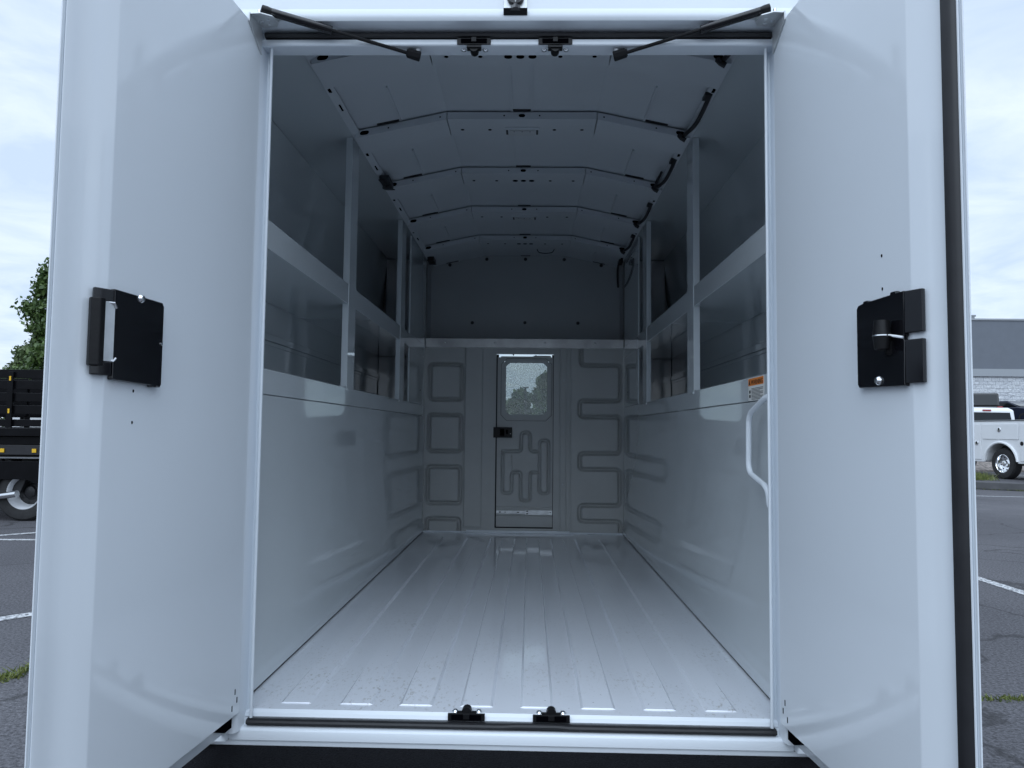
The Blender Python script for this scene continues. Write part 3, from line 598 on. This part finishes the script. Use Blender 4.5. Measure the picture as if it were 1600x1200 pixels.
# --- rear doors
TH = R(94.9); HX = (-.604, .598)
for si, s in enumerate((-1, 1)):
    d = Vector((-s*math.cos(TH), -math.sin(TH), 0)); nrm = Vector((s*math.sin(TH), -math.cos(TH), 0))
    O = Vector((HX[si], -.035, 0))
    def D(p, O=O, d=d, nrm=nrm): q = O + d*p[0] + nrm*p[1]; return (q.x, q.y, p[2])
    mb = MB(D)
    mb.prism([(.004, 0), (.519, 0), (.523, .0014), (.550, .0160), (.560, .0212), (.571, .0258), (.584, .0298), (.596, .0328), (.600, .0345), (.6005, .0357), (.599, .0367), (.004, .0367)], 2, .010, 1.577)
    mb.mi = 0; mb.prism([(-.004, .0370), (.6060, .0370), (.6068, .0382), (.6060, .0395), (-.004, .0395)], 2, -.040, 1.600)
    mb.mi = 1; mb.prism([(.026, .0366), (.058, .0366), (.058, .006), (.026, .006)], 2, -.016, .0095)
    door = vb(mb, 'rear_door', ['door_paint', 'hole'], 0.0012, angle=30)
    tag(door, label=['left rear door swung open with a black inside handle', 'right rear door swung open with a black rubber edge seal'][si])
    if s > 0:                                                           # bulb seal on the leading edge
        mb = MB(D); mb.prism([(.576, .0272), (.579, .0205), (.587, .0222), (.594, .0255), (.5975, .0300), (.598, .0345)], 2, .012, 1.574); vb(mb, 'edge_seal', 'rubber', parent=door, angle=70)
    for u, z in ((.440, .950), (.440, .893)) if s > 0 else ((.443, .707), (.443, .653)): mb = MB(D); mb.disc((u, -.0002, z), (0.0019, .0028), 1, .0006, 10); vb(mb, 'screw_hole', 'hole', parent=door)
    for u, z in ((.018, .042), (.040, .030), (.028, .062)): mb = MB(D); mb.box(u-.0014, u+.0014, -.0008, .0005, z-.006, z+.006); vb(mb, 'drain_slot', 'hole', parent=door)
    mb = MB(D)
    if s < 0:
        c = math.cos(R(25)); k = math.sin(R(25))
        mb.prism([(.376, .722), (.381, .716), (.390, .719), (.392, .716), (.405, .716), (.407, .719), (.515, .722), (.518, .870), (.381, .870), (.376, .863)], 1, -.0105, -.0006)
        mb.prism([(.519, -.0105), (.519, -.0004), (.545, .0105), (.549, .004), (.530, -.006)], 2, .848, .868)
        mb.prism([(.519, -.0105), (.519, -.0004), (.545, .0105), (.549, .004), (.530, -.006)], 2, .728, .750)
        lt = vb(mb, 'inside_latch', ['black_gloss'], 0.0025, parent=door)
        mb = MB(D); mb.prism([(.5168, -.0115), (.5405, -.0035), (.5395, -.0005), (.5168, -.0085)], 2, .7505, .8475); vb(mb, 'latch_plate', 'zinc', 0.001, parent=door)
        mb = MB(D); mb.prism([(.538, -.010), (.550, -.009), (.556, .003), (.550, .0125), (.545, .009)], 2, .742, .851); vb(mb, 'latch_paddle', 'black_plastic', 0.002, parent=door)
        mb = MB(D); mb.tube([(.534, .000, .846), (.520, -.012, .846), (.516, -.013, .838)], .002, 6); vb(mb, 'latch_spring', 'chrome', parent=door); mb = MB(D); mb.tube([(.538, .002, .7525), (.516, -.011, .7525), (.512, -.012, .757)], .002, 6); vb(mb, 'latch_spring', 'chrome', parent=door); mb = MB(D); mb.lathe([(0, -.0165), (.005, -.0155), (.0075, -.0125), (.008, -.0106)], (.447, 0, .866), 1, 12); vb(mb, 'latch_screw', 'chrome', parent=door); mb = MB(D); mb.lathe([(0, -.0125), (.003, -.012), (.003, -.0106)], (.382, 0, .795), 1, 8)
        vb(mb, 'latch_screw', 'chrome', parent=door)
    else:
        mb.prism([(.371, .734), (.376, .728), (.514, .724), (.5155, .796), (.512, .8005), (.5155, .805), (.5155, .876), (.494, .876), (.493, .880), (.478, .880), (.477, .876), (.407, .876), (.406, .879), (.394, .879), (.393, .876), (.376, .874), (.371, .868)], 1, -.0095, -.0006)
        fl = [(.5165, -.0095), (.5165, -.0004), (.543, .0098), (.546, .003)]
        mb.prism(fl, 2, .8075, .875); mb.prism(fl, 2, .728, .797)
        vb(mb, 'inside_latch', ['black_gloss'], 0.0025, parent=door)
        mb = MB(D); mb.lathe([(0, .0235), (.0115, .023), (.0140, .0), (.013, -.0012)], (.478, -.0245, .810), 2, 20); mb.lathe([(.0125, -.0032), (.0140, -.0045), (.0115, -.024), (.010, -.0255), (0, -.026)], (.478, -.0245, .810), 2, 20); mb.box(.474, .482, -.018, -.0096, .777, .800)
        vb(mb, 'latch_knob', 'black_plastic', parent=door)
        mb = MB(D); mb.lathe([(.012, -.0012), (.0146, -.0012), (.0146, -.0032), (.012, -.0032)], (.478, -.0245, .810), 2, 20); mb.tube([(.490, -.021, .8075), (.503, -.015, .8045), (.514, -.010, .8015)], .0022, 6); vb(mb, 'latch_rod', 'chrome', parent=door); mb = MB(D); mb.lathe([(0, -.0165), (.005, -.0155), (.0075, -.0125), (.008, -.0096)], (.441, 0, .737), 1, 12)
        vb(mb, 'latch_screw', 'chrome', parent=door)
    # stay bracket on the door top and the gas strut that runs to the header
    mb = MB(D); mb.prism([(.004, 1.524), (.004, 1.592), (.072, 1.592), (.072, 1.571)], 1, -.0035, -.0005)
    br = vb(mb, 'stay_bracket', 'zinc', 0.001, parent=door)
    mb = MB(lambda p, s=s: (s*p[0], p[1], p[2])); ho = HX[si]*s
    mb.prism([(ho+.004, -.104), (ho-.020, -.106), (ho-.044, -.092), (ho-.050, -.066), (ho-.040, -.046), (ho-.002, -.042)], 2, 1.5885, 1.5915)
    mb.mi = 1
    mb.disc((ho-.030, -.078, 1.5882), .005, 2, .0006, 8); mb.disc((ho-.026, -.058, 1.5882), .005, 2, .0006, 8); mb.disc((ho-.012, -.070, 1.5882), .006, 2, .0006, 8); mb.tube([(ho-.010, -.082, 1.5925), (ho-.010, -.082, 1.610)], .004, 8)
    vb(mb, 'bracket_flange', ['zinc', 'chrome'], 0.0008, parent=door)
    a = Vector((s*.583 if s < 0 else .572, -.083, 1.609)); b = Vector((s*.237, -.008, 1.538)); t = (b-a).normalized(); l = (b-a).length
    P = lambda q: tuple(a + t*q*l)
    mb = MB(); mb.tube([P(.045), P(.05), P(.43), P(.435)], [.0078, .0095, .0095, .0083], 14)
    st = vb(mb, 'gas_strut', 'black_gloss')
    mb = MB(); mb.tube([P(.43), P(.97)], .0042, 10); vb(mb, 'strut_rod', 'black_plastic', parent=st)
    mb = MB(); mb.tube([P(-.016), P(-.012), P(.02), P(.062)], [.006, .0105, .0105, .0085], 12); vb(mb, 'strut_end', 'black_plastic', parent=st); mb = MB(); mb.tube([P(.925), P(.935), P(1.015), P(1.02)], [.007, .0115, .0125, .010], 8); vb(mb, 'strut_end', 'black_plastic', parent=st)
    mb = MB(); mb.lathe([(0, -.012), (.006, -.010), (.008, 0)], (b.x, b.y+.004, 1.5548), 2, 12); vb(mb, 'strut_stud', 'zinc', parent=st)
# --- grab handle and warning label on the right side wall
mb = MB(); mb.tube(rpoly([(.634, .030, .745), (.604, .060, .734), (.600, .192, .694), (.600, .196, .546), (.602, .070, .522), (.605, .052, .506), (.605, .046, .470), (.634, .046, .462)], .03, 6), .0072, 12); vb(mb, 'grab_handle', 'white_paint')
mb = MB(lambda p: (.6348-p[0], p[1], p[2])); y0, y1 = .175, .312
mb.box(0, .0006, y0, y1, .733, .7935); mb.mi = 1; mb.box(.0007, .0010, y0+.002, y1-.002, .773, .7925); mb.mi = 2
mb.prism([(y1-.022, .776), (y1-.006, .776), (y1-.014, .790)], 0, .0011, .0013)
zl = .768
for i in range(9):
    zl -= .0036; xr = y0+.006+random.random()*.03*(i % 3 == 2); mb.box(.0007, .0009, xr, y1-.030, zl, zl+.0014)
for zb in (.745, .757): mb.box(.0007, .0009, y1-.022, y1-.008, zb-.004, zb+.004)
lab = vb(mb, 'warning_label', ['label_white', 'label_orange', 'label_black'])
def text_mesh(txt, size):
    cu = bpy.data.curves.new('t', 'FONT'); cu.body = txt; cu.size = size; cu.extrude = 0.0002; cu.align_x = 'CENTER'
    o = bpy.data.objects.new('t', cu); COL.objects.link(o); dg_ = bpy.context.evaluated_depsgraph_get(); me = bpy.data.meshes.new_from_object(o.evaluated_get(dg_)); bpy.data.objects.remove(o); return me
me = text_mesh('WARNING', .021); me.materials.append(M['label_black'])
lt = bpy.data.objects.new('warning_text', me); COL.objects.link(lt); lt.parent = lab
lt.matrix_basis = Matrix(((0, 0, -1, .6334), (-1.0, 0, 0, .232), (0, .85, 0, .7755), (0, 0, 0, 1)))
# --- cab
mb = MB(); cw = .98
mb.box(-cw, cw, 3.36, 5.15, -.16, -.12)                                     # floor
for s in (-1, 1):
    mb.prism([(3.345, -.11), (5.75, -.11), (5.75, .42), (5.0, .62), (3.345, .62)], 0, s*(cw-.04), s*cw)
    mb.prism([(3.345, .62), (3.55, .62), (3.60, 1.28), (3.345, 1.30)], 0, s*(cw-.05), s*(cw-.01)); mb.prism([(4.92, .62), (5.02, .62), (4.32, 1.30), (4.22, 1.30)], 0, s*(cw-.09), s*(cw-.03))
mb.prism([(3.345, 1.28), (4.30, 1.30), (4.22, 1.40), (3.345, 1.43)], 0, -cw+.02, cw-.02)
mb.prism([(5.0, .615), (5.75, .43), (5.80, .38), (5.80, -.2), (5.72, -.2), (5.72, .33), (5.0, .54)], 0, -cw+.041, cw-.041)
cab = vb(mb, 'cab', 'white_paint', 0.006)
mb = MB(); mb.prism([(5.005, .66), (4.30, 1.285), (4.305, 1.29), (5.010, .665)], 0, -.88, .88); vb(mb, 'windscreen', 'clear_glass', parent=cab)
for s in (-1, 1):
    mb = MB(); mb.prism([(3.60, .625), (4.92, .625), (4.25, 1.275), (3.62, 1.275)], 0, s*.955, s*.951); vb(mb, 'side_window', 'clear_glass', parent=cab)
mb = MB(); mb.prism([(4.55, .20), (4.50, .50), (4.62, .60), (5.0, .61), (5.0, .20)], 0, -.93, .93); mb.prism([(4.0, -.1), (4.0, .25), (4.55, .42), (4.55, -.1)], 0, -.22, .22); vb(mb, 'dashboard', 'dash_grey', 0.02, parent=cab)
for x in (-.5, .5):
    mb = MB(); mb.prism([(3.55, .02), (3.45, .72), (3.53, .75), (3.68, .25), (4.1, .25), (4.12, .10)], 0, x-.26, x+.26); vb(mb, 'seat', 'seat_grey', 0.04, parent=cab)
mb = MB()
q = [(-.5+.19*math.cos(i*2*math.pi/24), 4.38+.09*math.sin(i*2*math.pi/24), .56+.17*math.sin(i*2*math.pi/24)) for i in range(25)]
mb.tube(q, .014, 8, cap=False); mb.box(-.68, -.32, 4.365, 4.39, .54, .58); mb.tube([(-.5, 4.38, .56), (-.5, 4.6, .46)], .03, 8); vb(mb, 'steering_wheel', 'rubber', parent=cab)
def wheel(parent, cx, cy, cz, r, wd, side, rim='rim_white', loc=(0, 0, 0), dual=False):
    mb = MB(); h = wd/2
    mb.lathe([(r*.60, -h*.9), (r*.72, -h), (r*.93, -h*.92), (r, -h*.66), (r, h*.66), (r*.93, h*.92), (r*.72, h), (r*.60, h*.9), (r*.58, 0), (r*.60, -h*.9)], (cx, cy, cz), 0, 40)
    t = mb.build('wheel', 'tyre', parent, loc=loc)
    mb = MB(); o = side; dep = -.75 if dual else .15
    mb.lathe([(r*.605, o*h*.9), (r*.585, o*h*.95), (r*.54, o*h*.72), (r*.50, o*h*(.2 if not dual else -.2)), (r*.46, o*h*(dep+.1))], (cx, cy, cz), 0, 40); mb.mi = 1 if dual else 0; mb.lathe([(r*.458, o*h*(dep+.1)), (r*.30, o*h*dep), (r*.22, o*h*(dep+.15)), (r*.18, o*h*(dep+.45)), (r*.10, o*h*(dep+.5)), (0, o*h*(dep+.5))], (cx, cy, cz), 0, 40)  # dual: centre disc coloured dark for the shade and mud in the dish
    mb.mi = 1
    for i in range(8):
        a = i*math.pi/4+.2; mb.disc((cx+o*h*(dep+.08), cy+r*.40*math.cos(a), cz+r*.40*math.sin(a)), r*.045, 0, .006, 10)
    mb.build('rim', [rim, 'rubber'], t, smooth=True)
    return t
for s in (-1, 1):
    for y in (.92, 4.75): wheel(van, s*.83, y, .37-G, .37, .23, s, loc=VL)

# ================================================================== black stake truck on the left
trk = thing('stake_truck', 'black stake bed truck parked side on beyond the left door', 'truck', (-7.25, 9.0, 0), R(2))
def tb(mb, name, mats, bevel=0.0, parent=None, **kw): return mb.build(name, mats, parent or trk, bevel=bevel, **kw)
for y in (-.02, 1.98):                                                  # local: rear towards +X, near side at y=0
    mb = MB()
    for z in (1.36, 1.54, 1.72, 1.90, 2.06): mb.box(-1.19, .74, y, y+.03, z, z+.125) if z > 1.4 else mb.box(-1.19, .74, y, y+.03, z, z+.10)
    tb(mb, 'stake_panel', 'truck_black', 0.004); mb = MB()
    for z in (1.36, 1.54, 1.72, 1.90, 2.06): mb.box(-3.4, -1.25, y, y+.03, z, z+.115)
    tb(mb, 'stake_panel', 'truck_black', 0.004)
mb = MB()
for z in (1.36, 1.54, 1.72, 1.90, 2.06): mb.box(.74, .77, .05, 1.95, z, z+.11)
tb(mb, 'tailgate', 'truck_black', 0.004)
for x in (-3.3, -2.3, -1.26, -.22, .67):
    for y in (-.06, 2.015):
        mb = MB(); mb.box(x-.04, x+.04, y, y+.035, 1.34, 2.15); tb(mb, 'stake', 'truck_black', 0.004)
mb = MB(); mb.box(-3.4, .80, -.06, 2.06, 1.22, 1.335); mb.box(-3.4, .78, .02, 1.98, 1.10, 1.215); tb(mb, 'deck', 'truck_black', 0.006)
for x in (-1.26, -.22): 
    
    for z in (2.02, 1.55): mb = MB(); mb.box(x-.012, x+.012, -.066, -.061, z, z+.065); tb(mb, 'reflector', 'amber')
for x in (-.33, .13): 
    mb = MB(); mb.box(x-.03, x+.03, .004, .014, .985, 1.04); tb(mb, 'marker', 'amber')
mb = MB(); mb.box(-2.6, .4, .02, .5, .95, 1.095); mb.box(-2.6, .78, .55, .65, .72, .95); mb.box(-2.6, .78, 1.35, 1.45, .72, .95); mb.box(-.9, .75, .03, .06, .895, .925)
for x in (-.35, -.1, .3): mb.tube([(x, .06, .92), (x-.12, .3, .74)], .02, 6)
mb.tube([(-.35, .35, .55), (.05, .30, .78), (.45, .35, .55)], .03, 8); mb.box(-.9, -.35, .04, .5, .35, .80); mb.prism([(-.30, .42), (-.1, .40), (.05, .78), (-.3, .88)], 1, .10, .3)
tb(mb, 'chassis', 'rubber', 0.005)
mb = MB(); mb.box(-.9, .75, .005, .028, .90, .915); tb(mb, 'rub_rail', 'steel'); mb = MB(); mb.prism([(-.16, 2.16), (-.12, 2.33), (-.08, 2.33), (-.12, 2.16)], 1, .6, .66); tb(mb, 'head_strap', 'steel')
mb = MB(); mb.prism([(-1.05, .40), (-.55, .40), (-.42, .44), (-.30, .60), (.05, .60), (.30, .50), (.34, .44), (.42, .44), (.42, .86), (-1.05, .86)], 1, -.03, -.005); tb(mb, 'mud_guard', 'truck_black', 0.004)
mb = MB(); mb.tube([(-1.2, .15, .40), (-.50, .02, .36), (-.30, -.05, .36), (-.02, -.09, .40)], [.045, .045, .045, .05], 14); tb(mb, 'tailpipe', 'chrome')
mb = MB(); mb.box(.36, .42, .02, .06, .45, .62); tb(mb, 'tail_light', 'red_lens', 0.005)
def wheel_y(parent, cx, cy, cz, r, wd, dual):                             # wheel whose axle lies along y: turn one made along x
    e = wheel(parent, 0, 0, 0, r, wd, -1, dual=dual); e.rotation_euler = (0, 0, R(90)); e.location = (cx, cy, cz); return e
for y in (.13, .40, 1.6, 1.87): wheel_y(trk, 0, y, .41, .41, .24, y == .13)
for y in (.12, 1.88): wheel_y(trk, -4.2, y, .41, .41, .26, False)
mb = MB(); mb.prism([(-5.4, .55), (-5.4, 1.15), (-4.75, 1.25), (-4.35, 1.85), (-3.55, 1.88), (-3.5, .55)], 1, .05, 1.95); tb(mb, 'cab', 'truck_black', 0.03)
for y in (.046, 1.94):
    mb = MB(); mb.prism([(-4.65, 1.28), (-4.32, 1.78), (-3.65, 1.80), (-3.65, 1.28)], 1, y, y+.012); tb(mb, 'side_window', 'dark_glass')
mb = MB(); mb.box(-5.5, -5.41, .05, 1.95, .5, .75); tb(mb, 'front_bumper', 'chrome', 0.02)
dup(trk, (-8.6, 12.4, 0), R(2), 'second black stake bed truck parked behind the nearer one')
# a white trailer seen between the rails
tr2 = thing('box_trailer', 'white box trailer standing behind the black stake truck rails', 'trailer', (-10.0, 15.5, 0), 0)
mb = MB(); mb.box(-2.0, 1.3, 0, 2.0, .95, 2.10); mb.build('box', 'truck_white', tr2, bevel=0.02)
mb = MB(); mb.box(-2.0, 1.3, .2, 1.8, .70, .94); mb.build('frame', 'rubber', tr2)
for y in (.1, 1.9): wheel_y(tr2, -.3, y, .36, .36, .22, False)

# ================================================================== white utility truck on the right
ut = thing('utility_truck', 'white utility pickup with side tool lockers parked on the right by the grass', 'pickup truck', (13.05, 19.45, .19), 0)
ut.scale = (1.06, 1.06, 1.06); vdir = math.atan2(24.6, 15.1); ut.rotation_euler = (0, 0, vdir + R(40))   # local +X is the truck's heading; its left side is +Y
def ub(mb, name, mats, bevel=0.0, parent=None, **kw): return mb.build(name, mats, parent or ut, bevel=bevel, **kw)
# side shell with arch: profile in x,z of the left side; wheel axle at x=0
def side_poly():
    p = [(-1.25, .42), (-.56, .42)] + [(.52*math.cos(a)*-1, .42+.50*math.sin(a)) for a in np.linspace(.1, math.pi-.1, 14)] + [(.56, .42), (1.55, .42), (1.55, 1.50), (-1.25, 1.50)]
    return p
for y0, y1 in ((.0, -.42), (-1.63, -2.05)):
    mb = MB(); mb.prism(side_poly(), 1, y0, y1); ub(mb, 'service_body', 'truck_white', 0.012)
mb = MB(); mb.box(-1.24, 1.54, -1.62, -.43, .60, .68); mb.box(1.45, 1.54, -1.62, -.43, .69, 1.45); mb.box(-1.24, -1.19, -1.62, -.43, .69, 1.25); ub(mb, 'bed', 'truck_white', 0.01)
mb = MB(); mb.box(-1.26, 1.56, -.43, .012, 1.505, 1.535); mb.box(-1.26, 1.56, -2.06, -1.62, 1.505, 1.535); ub(mb, 'top_rail', 'steel', 0.004)
for x0, x1, z0, z1, lx, lz in ((-1.2, -.66, .48, 1.43, -.95, .98), (-.60, .62, 1.03, 1.43, .02, 1.28), (.68, 1.5, .48, 1.43, .82, .92)):
    mb = MB(); mb.box(x0, x1, .002, .020, z0, z1); dd = ub(mb, 'locker_door', 'truck_white', 0.008)
    mb = MB(); mb.lathe([(0, .030), (.035, .032), (.055, .034), (.065, .030), (.068, .020)], (lx, 0, lz), 1, 20); mb.mi = 1; mb.box(lx-.012, lx+.012, .033, .038, lz-.03, lz+.03); ub(mb, 'locker_latch', ['chrome', 'hole'], parent=dd)
mb = MB(); mb.disc((-.72, .012, .93), .055, 1, .012, 18); ub(mb, 'fuel_cap', 'black_plastic')
mb = MB(); pts = [(-.56*math.cos(a), .42+.53*math.sin(a)) for a in np.linspace(.08, math.pi-.08, 16)]; mb.tube([(x, .012, z) for x, z in pts], .035, 8); ub(mb, 'arch_trim', 'truck_white')
for y in (-.16, -1.9):
    for x in (0, 3.75): 
        e = wheel(ut, 0, 0, 0, .40, .27, 1, rim='chrome'); e.rotation_euler = (0, 0, R(90)); e.location = (x, y, .40)
mb = MB(); mb.box(-.5, .5, -.40, -.30, .45, 1.0); mb.box(-1.2, 5.0, -1.5, -1.4, .5, .6); mb.box(-1.2, 5.0, -.65, -.55, .5, .6); mb.tube([(0, -.3, .4), (0, -1.8, .4)], .06, 10); ub(mb, 'chassis', 'rubber')
mb = MB(); mb.prism([(1.62, .50), (5.35, .50), (5.40, .95), (5.2, 1.18), (4.0, 1.22), (1.62, 1.22)], 1, -.03, -2.02)
mb.prism([(1.62, 1.22), (4.0, 1.22), (3.25, 1.86), (2.9, 1.93), (1.90, 1.93), (1.72, 1.86)], 1, -.15, -1.90)
cabu = ub(mb, 'cab', 'truck_white', 0.05)
mb = MB(); mb.prism([(-.30, 1.36), (-1.75, 1.36), (-1.66, 1.78), (-.39, 1.78)], 0, 1.60, 1.66); ub(mb, 'rear_window', 'dark_glass', parent=cabu)
mb = MB(); mb.box(1.685, 1.72, -1.15, -.90, 1.83, 1.865); ub(mb, 'brake_light', 'red_lens', parent=cabu)
for y in (-.147, -1.915):
    mb = MB(); mb.prism([(1.85, 1.26), (3.85, 1.26), (3.2, 1.82), (1.85, 1.82)], 1, y, y+.012); ub(mb, 'side_window', 'dark_glass', parent=cabu)
for y in (-.06, -2.02):
    mb = MB(); mb.box(-1.29, -1.26, y-.0, y+.05, .75, 1.0); ub(mb, 'tail_light', 'red_lens')
# ------------------------------------------------------------------ parked cars on the upper lot
def car(name, label, cat, loc, rz, paint, suv=True, ln=4.8, ht=1.78):
    c = thing(name, label, cat, loc, rz)                                    # local: front +X
    a, b = -ln/2, ln/2
    mb = MB(); mb.prism([(a, .42), (a-.02, .75), (a+.05, 1.05), (b-1.25, 1.08), (b-.12, .92), (b, .72), (b, .38), (b-.5, .30), (a+.5, .30)], 1, -.92, .92); mb.build('body', paint, c, bevel=0.08)
    roof = [(a+.10, 1.06), (a+(.38 if suv else .9), ht-.05), (a+(.6 if suv else 1.25), ht), (b-2.1, ht-.01), (b-1.3, 1.08)]
    mb = MB(); mb.prism(roof, 1, -.76, .76); mb.build('cabin', paint, c, bevel=0.06)
    mb = MB(); mb.prism([(a+.135, 1.12), (a+(.37 if suv else .85), ht-.12), (a+(.34 if suv else .82), ht-.12), (a+.10, 1.12)], 1, -.66, .66); mb.build('rear_window', 'dark_glass', c)
    mb = MB(); mb.prism([(b-1.30, 1.12), (b-2.02, ht-.09), (b-1.98, ht-.09), (b-1.25, 1.12)], 1, -.68, .68); mb.build('windscreen', 'dark_glass', c)
    for y in (-.775, .763):
        mb = MB(); mb.prism([(a+.35, 1.12), (a+(.55 if suv else .95), ht-.12), (b-2.15, ht-.12), (b-1.45, 1.12)], 1, y, y+.012); mb.build('side_window', 'dark_glass', c)
    for y in (-.76, .76):
        mb = MB(); mb.box(a-.045, a+.03, y-.14, y+.14, .80, 1.02); mb.build('tail_light', 'red_lens', c, bevel=.01)
        mb = MB(); mb.box(b-.14, b+.02, y-.16, y+.10, .72, .86); mb.build('headlight', 'chrome', c, bevel=.02)
    mb = MB(); mb.box(a-.04, a-.02, -.26, .26, .74, .88); mb.build('number_plate', 'silver_paint', c)
    for x in (a+.9, b-.9):
        for s in (-1, 1):
            e = wheel(c, 0, 0, 0, .36, .22, s, rim='steel'); e.rotation_euler = (0, 0, R(90)); e.location = (x, s*-.82, .36)
    return c
UZ = 2.075
car('parked_suv', 'dark grey boxy car seen from behind beyond the white utility truck', 'car', (28.1, 46.0, UZ), R(66), 'suv_paint', True, 4.9, 1.85)
car('parked_sedan', 'black low saloon nose on beside the dark grey boxy car', 'car', (30.6, 46.8, UZ), R(-70), 'navy_paint', False, 4.7, 1.5)
car('parked_pickup', 'silver car with a dark roof at the right edge of the upper row', 'car', (32.9, 47.5, UZ), R(-112), 'silver_paint', True, 5.0, 1.75)
# ------------------------------------------------------------------ the warehouse
wh = thing('warehouse', 'long warehouse with grey cladding above a white rough block base', 'building', (70, 85, UZ))
mb = MB(); mb.box(-34, 40, 0, 30, 0, 6.0); mb.build('block_base', 'split_block', wh, smooth=False)
mb = MB(); mb.box(-34.1, 40, -.12, 30, 6.85, 12.4); mb.build('cladding', 'grey_cladding', wh, smooth=False)
mb = MB(); mb.box(-34.15, 40, -.2, 30, 6.0, 6.84); mb.build('trim_band', 'trim_grey', wh, smooth=False)
mb = MB(); mb.box(-34.2, 40, -.22, 30, 12.4, 12.6); mb.build('parapet', 'trim_grey', wh, smooth=False)
mb = MB(); mb.box(-20.5, -17.5, 3, 6, 12.6, 13.3); mb.box(-19.3, -17.4, 2.9, 5, 13.3, 13.5); mb.tube([(-19, 3, 13.3), (-19, 3, 14.6)], .06, 6); mb.build('rooftop_unit', 'steel', wh)
# ------------------------------------------------------------------ trees
def tree(name, label, loc, h, clumps, leaf, mats, n, seed, group=None, trunk_r=.12):
    t = thing(name, label, 'tree', loc, 0, group); rg = np.random.default_rng(seed)
    mb = MB(); mb.tube([(0, 0, 0), (.05, .02, h*.3), (-.03, .05, h*.6), (.02, 0, h*.93)], [trunk_r, trunk_r*.8, trunk_r*.5, trunk_r*.12], 8)
    for c in clumps: z0 = max(h*.12, c[2]-.5-abs(c[0])*.5); mb.tube([(0, 0, z0), (c[0]*.5, c[1]*.5, (z0+c[2])/2+.1), (c[0], c[1], c[2])], [trunk_r*.4, trunk_r*.25, trunk_r*.08], 5)
    mb.build('trunk', 'bark', t)
    C = np.array([c[:3] for c in clumps]); S = np.array([c[3] for c in clumps]); w_ = S**2.2; k = rg.choice(len(C), n, p=w_/w_.sum())
    u = rg.normal(size=(n, 3)); u /= np.linalg.norm(u, axis=1)[:, None]; rad = S[k]*rg.random(n)**.45*(1+.18*rg.normal(size=n))
    P = C[k] + u*rad[:, None]*np.array([1, 1, .78])
    a = rg.normal(size=(n, 3)) + u*.6; a /= np.linalg.norm(a, axis=1)[:, None]; b = np.cross(a, rg.normal(size=(n, 3))); b /= np.linalg.norm(b, axis=1)[:, None]; cc = np.cross(a, b)
    sz = leaf*(.6+.8*rg.random(n))[:, None]
    V = np.stack([P-b*sz, P+cc*sz*.6, P+b*sz, P-cc*sz*.6], 1).reshape(-1, 3); F = np.arange(4*n).reshape(n, 4)
    me = bpy.data.meshes.new('crown'); me.from_pydata(V.tolist(), [], F.tolist()); me.materials.append(M[mats]); o = bpy.data.objects.new('crown', me); COL.objects.link(o); o.parent = t
    return t
def clump_set(seed, r, z0, z1, n, cr, shape):
    rg = np.random.default_rng(seed); o = []
    for i in range(n):
        z = z0 + (z1-z0)*(i+.5)/n; t = (z-z0)/(z1-z0); rr = r*shape(t)*math.sqrt(rg.random()); a = rg.random()*6.28
        o.append((rr*math.cos(a), rr*math.sin(a), z, cr*(.7+.6*rg.random())*(1-.35*t)))
    return o
tree('maple_tree', 'dark green upright maple rising behind the black truck beside the left door', (-13.95, 20.0, 0), 6.1, clump_set(3, 1.02, 1.6, 6.1, 34, .50, lambda t: (1-t)**.55*.9+.12), .068, 'leaf_dark', 21000, 11)
tree('birch_tree', 'small pale green bushy tree lower down left of the maple', (-16.1, 22.0, 0), 3.9, clump_set(5, 1.15, 1.4, 3.9, 22, .42, lambda t: (1-t)**.5), .065, 'leaf_light', 9000, 12)
tree('front_tree', 'green tree ahead of the van filling the right side of the bulkhead window', (1.0, 30, 0), 3.9, clump_set(8, 1.2, .8, 3.7, 26, .5, lambda t: (1-t)**.5), .17, 'leaf_dark', 9000, 13)
tree('front_tree', 'rounded green tree ahead of the van left of the lamp post', (-.5, 36, 0), 3.5, clump_set(9, .8, .5, 3.2, 26, .45, lambda t: (1-t)**.4), .17, 'leaf_dark', 8000, 14)
for i, (x, y, s_) in enumerate(((-8, 60, 1.0), (.5, 66, 1.1), (8, 62, 1.1))):
    tree('far_tree', ['low broad tree far off at the left edge of the bulkhead window', 'low broad tree far off behind the thin lamp post', 'low broad tree far off behind the tree at the right of the window'][i], (x, y, 0), 3.2*s_, clump_set(20+i, 4.5, .6, 3.0*s_, 34, 1.0, lambda t: (1-t)**.5), .28, 'leaf_dark', 6000, 30+i, group='trees far ahead of the van')
lp = thing('street_lamp', 'thin dark lamp post ahead of the van between the two trees', 'lamp post', (-.14, 27, 0))
mb = MB(); mb.tube([(0, 0, 0), (0, 0, 3.0)], [.05, .03], 8); mb.build('pole', 'rubber', lp)
mb = MB(); mb.box(-.13, .13, -.06, .06, 3.0, 3.04); mb.build('lamp_head', 'rubber', lp, bevel=.02)
car('front_car', 'pale parked car low in the bulkhead window ahead of the van', 'car', (-.6, 17, 0), R(178), 'silver_paint', False, 4.6, 1.45)
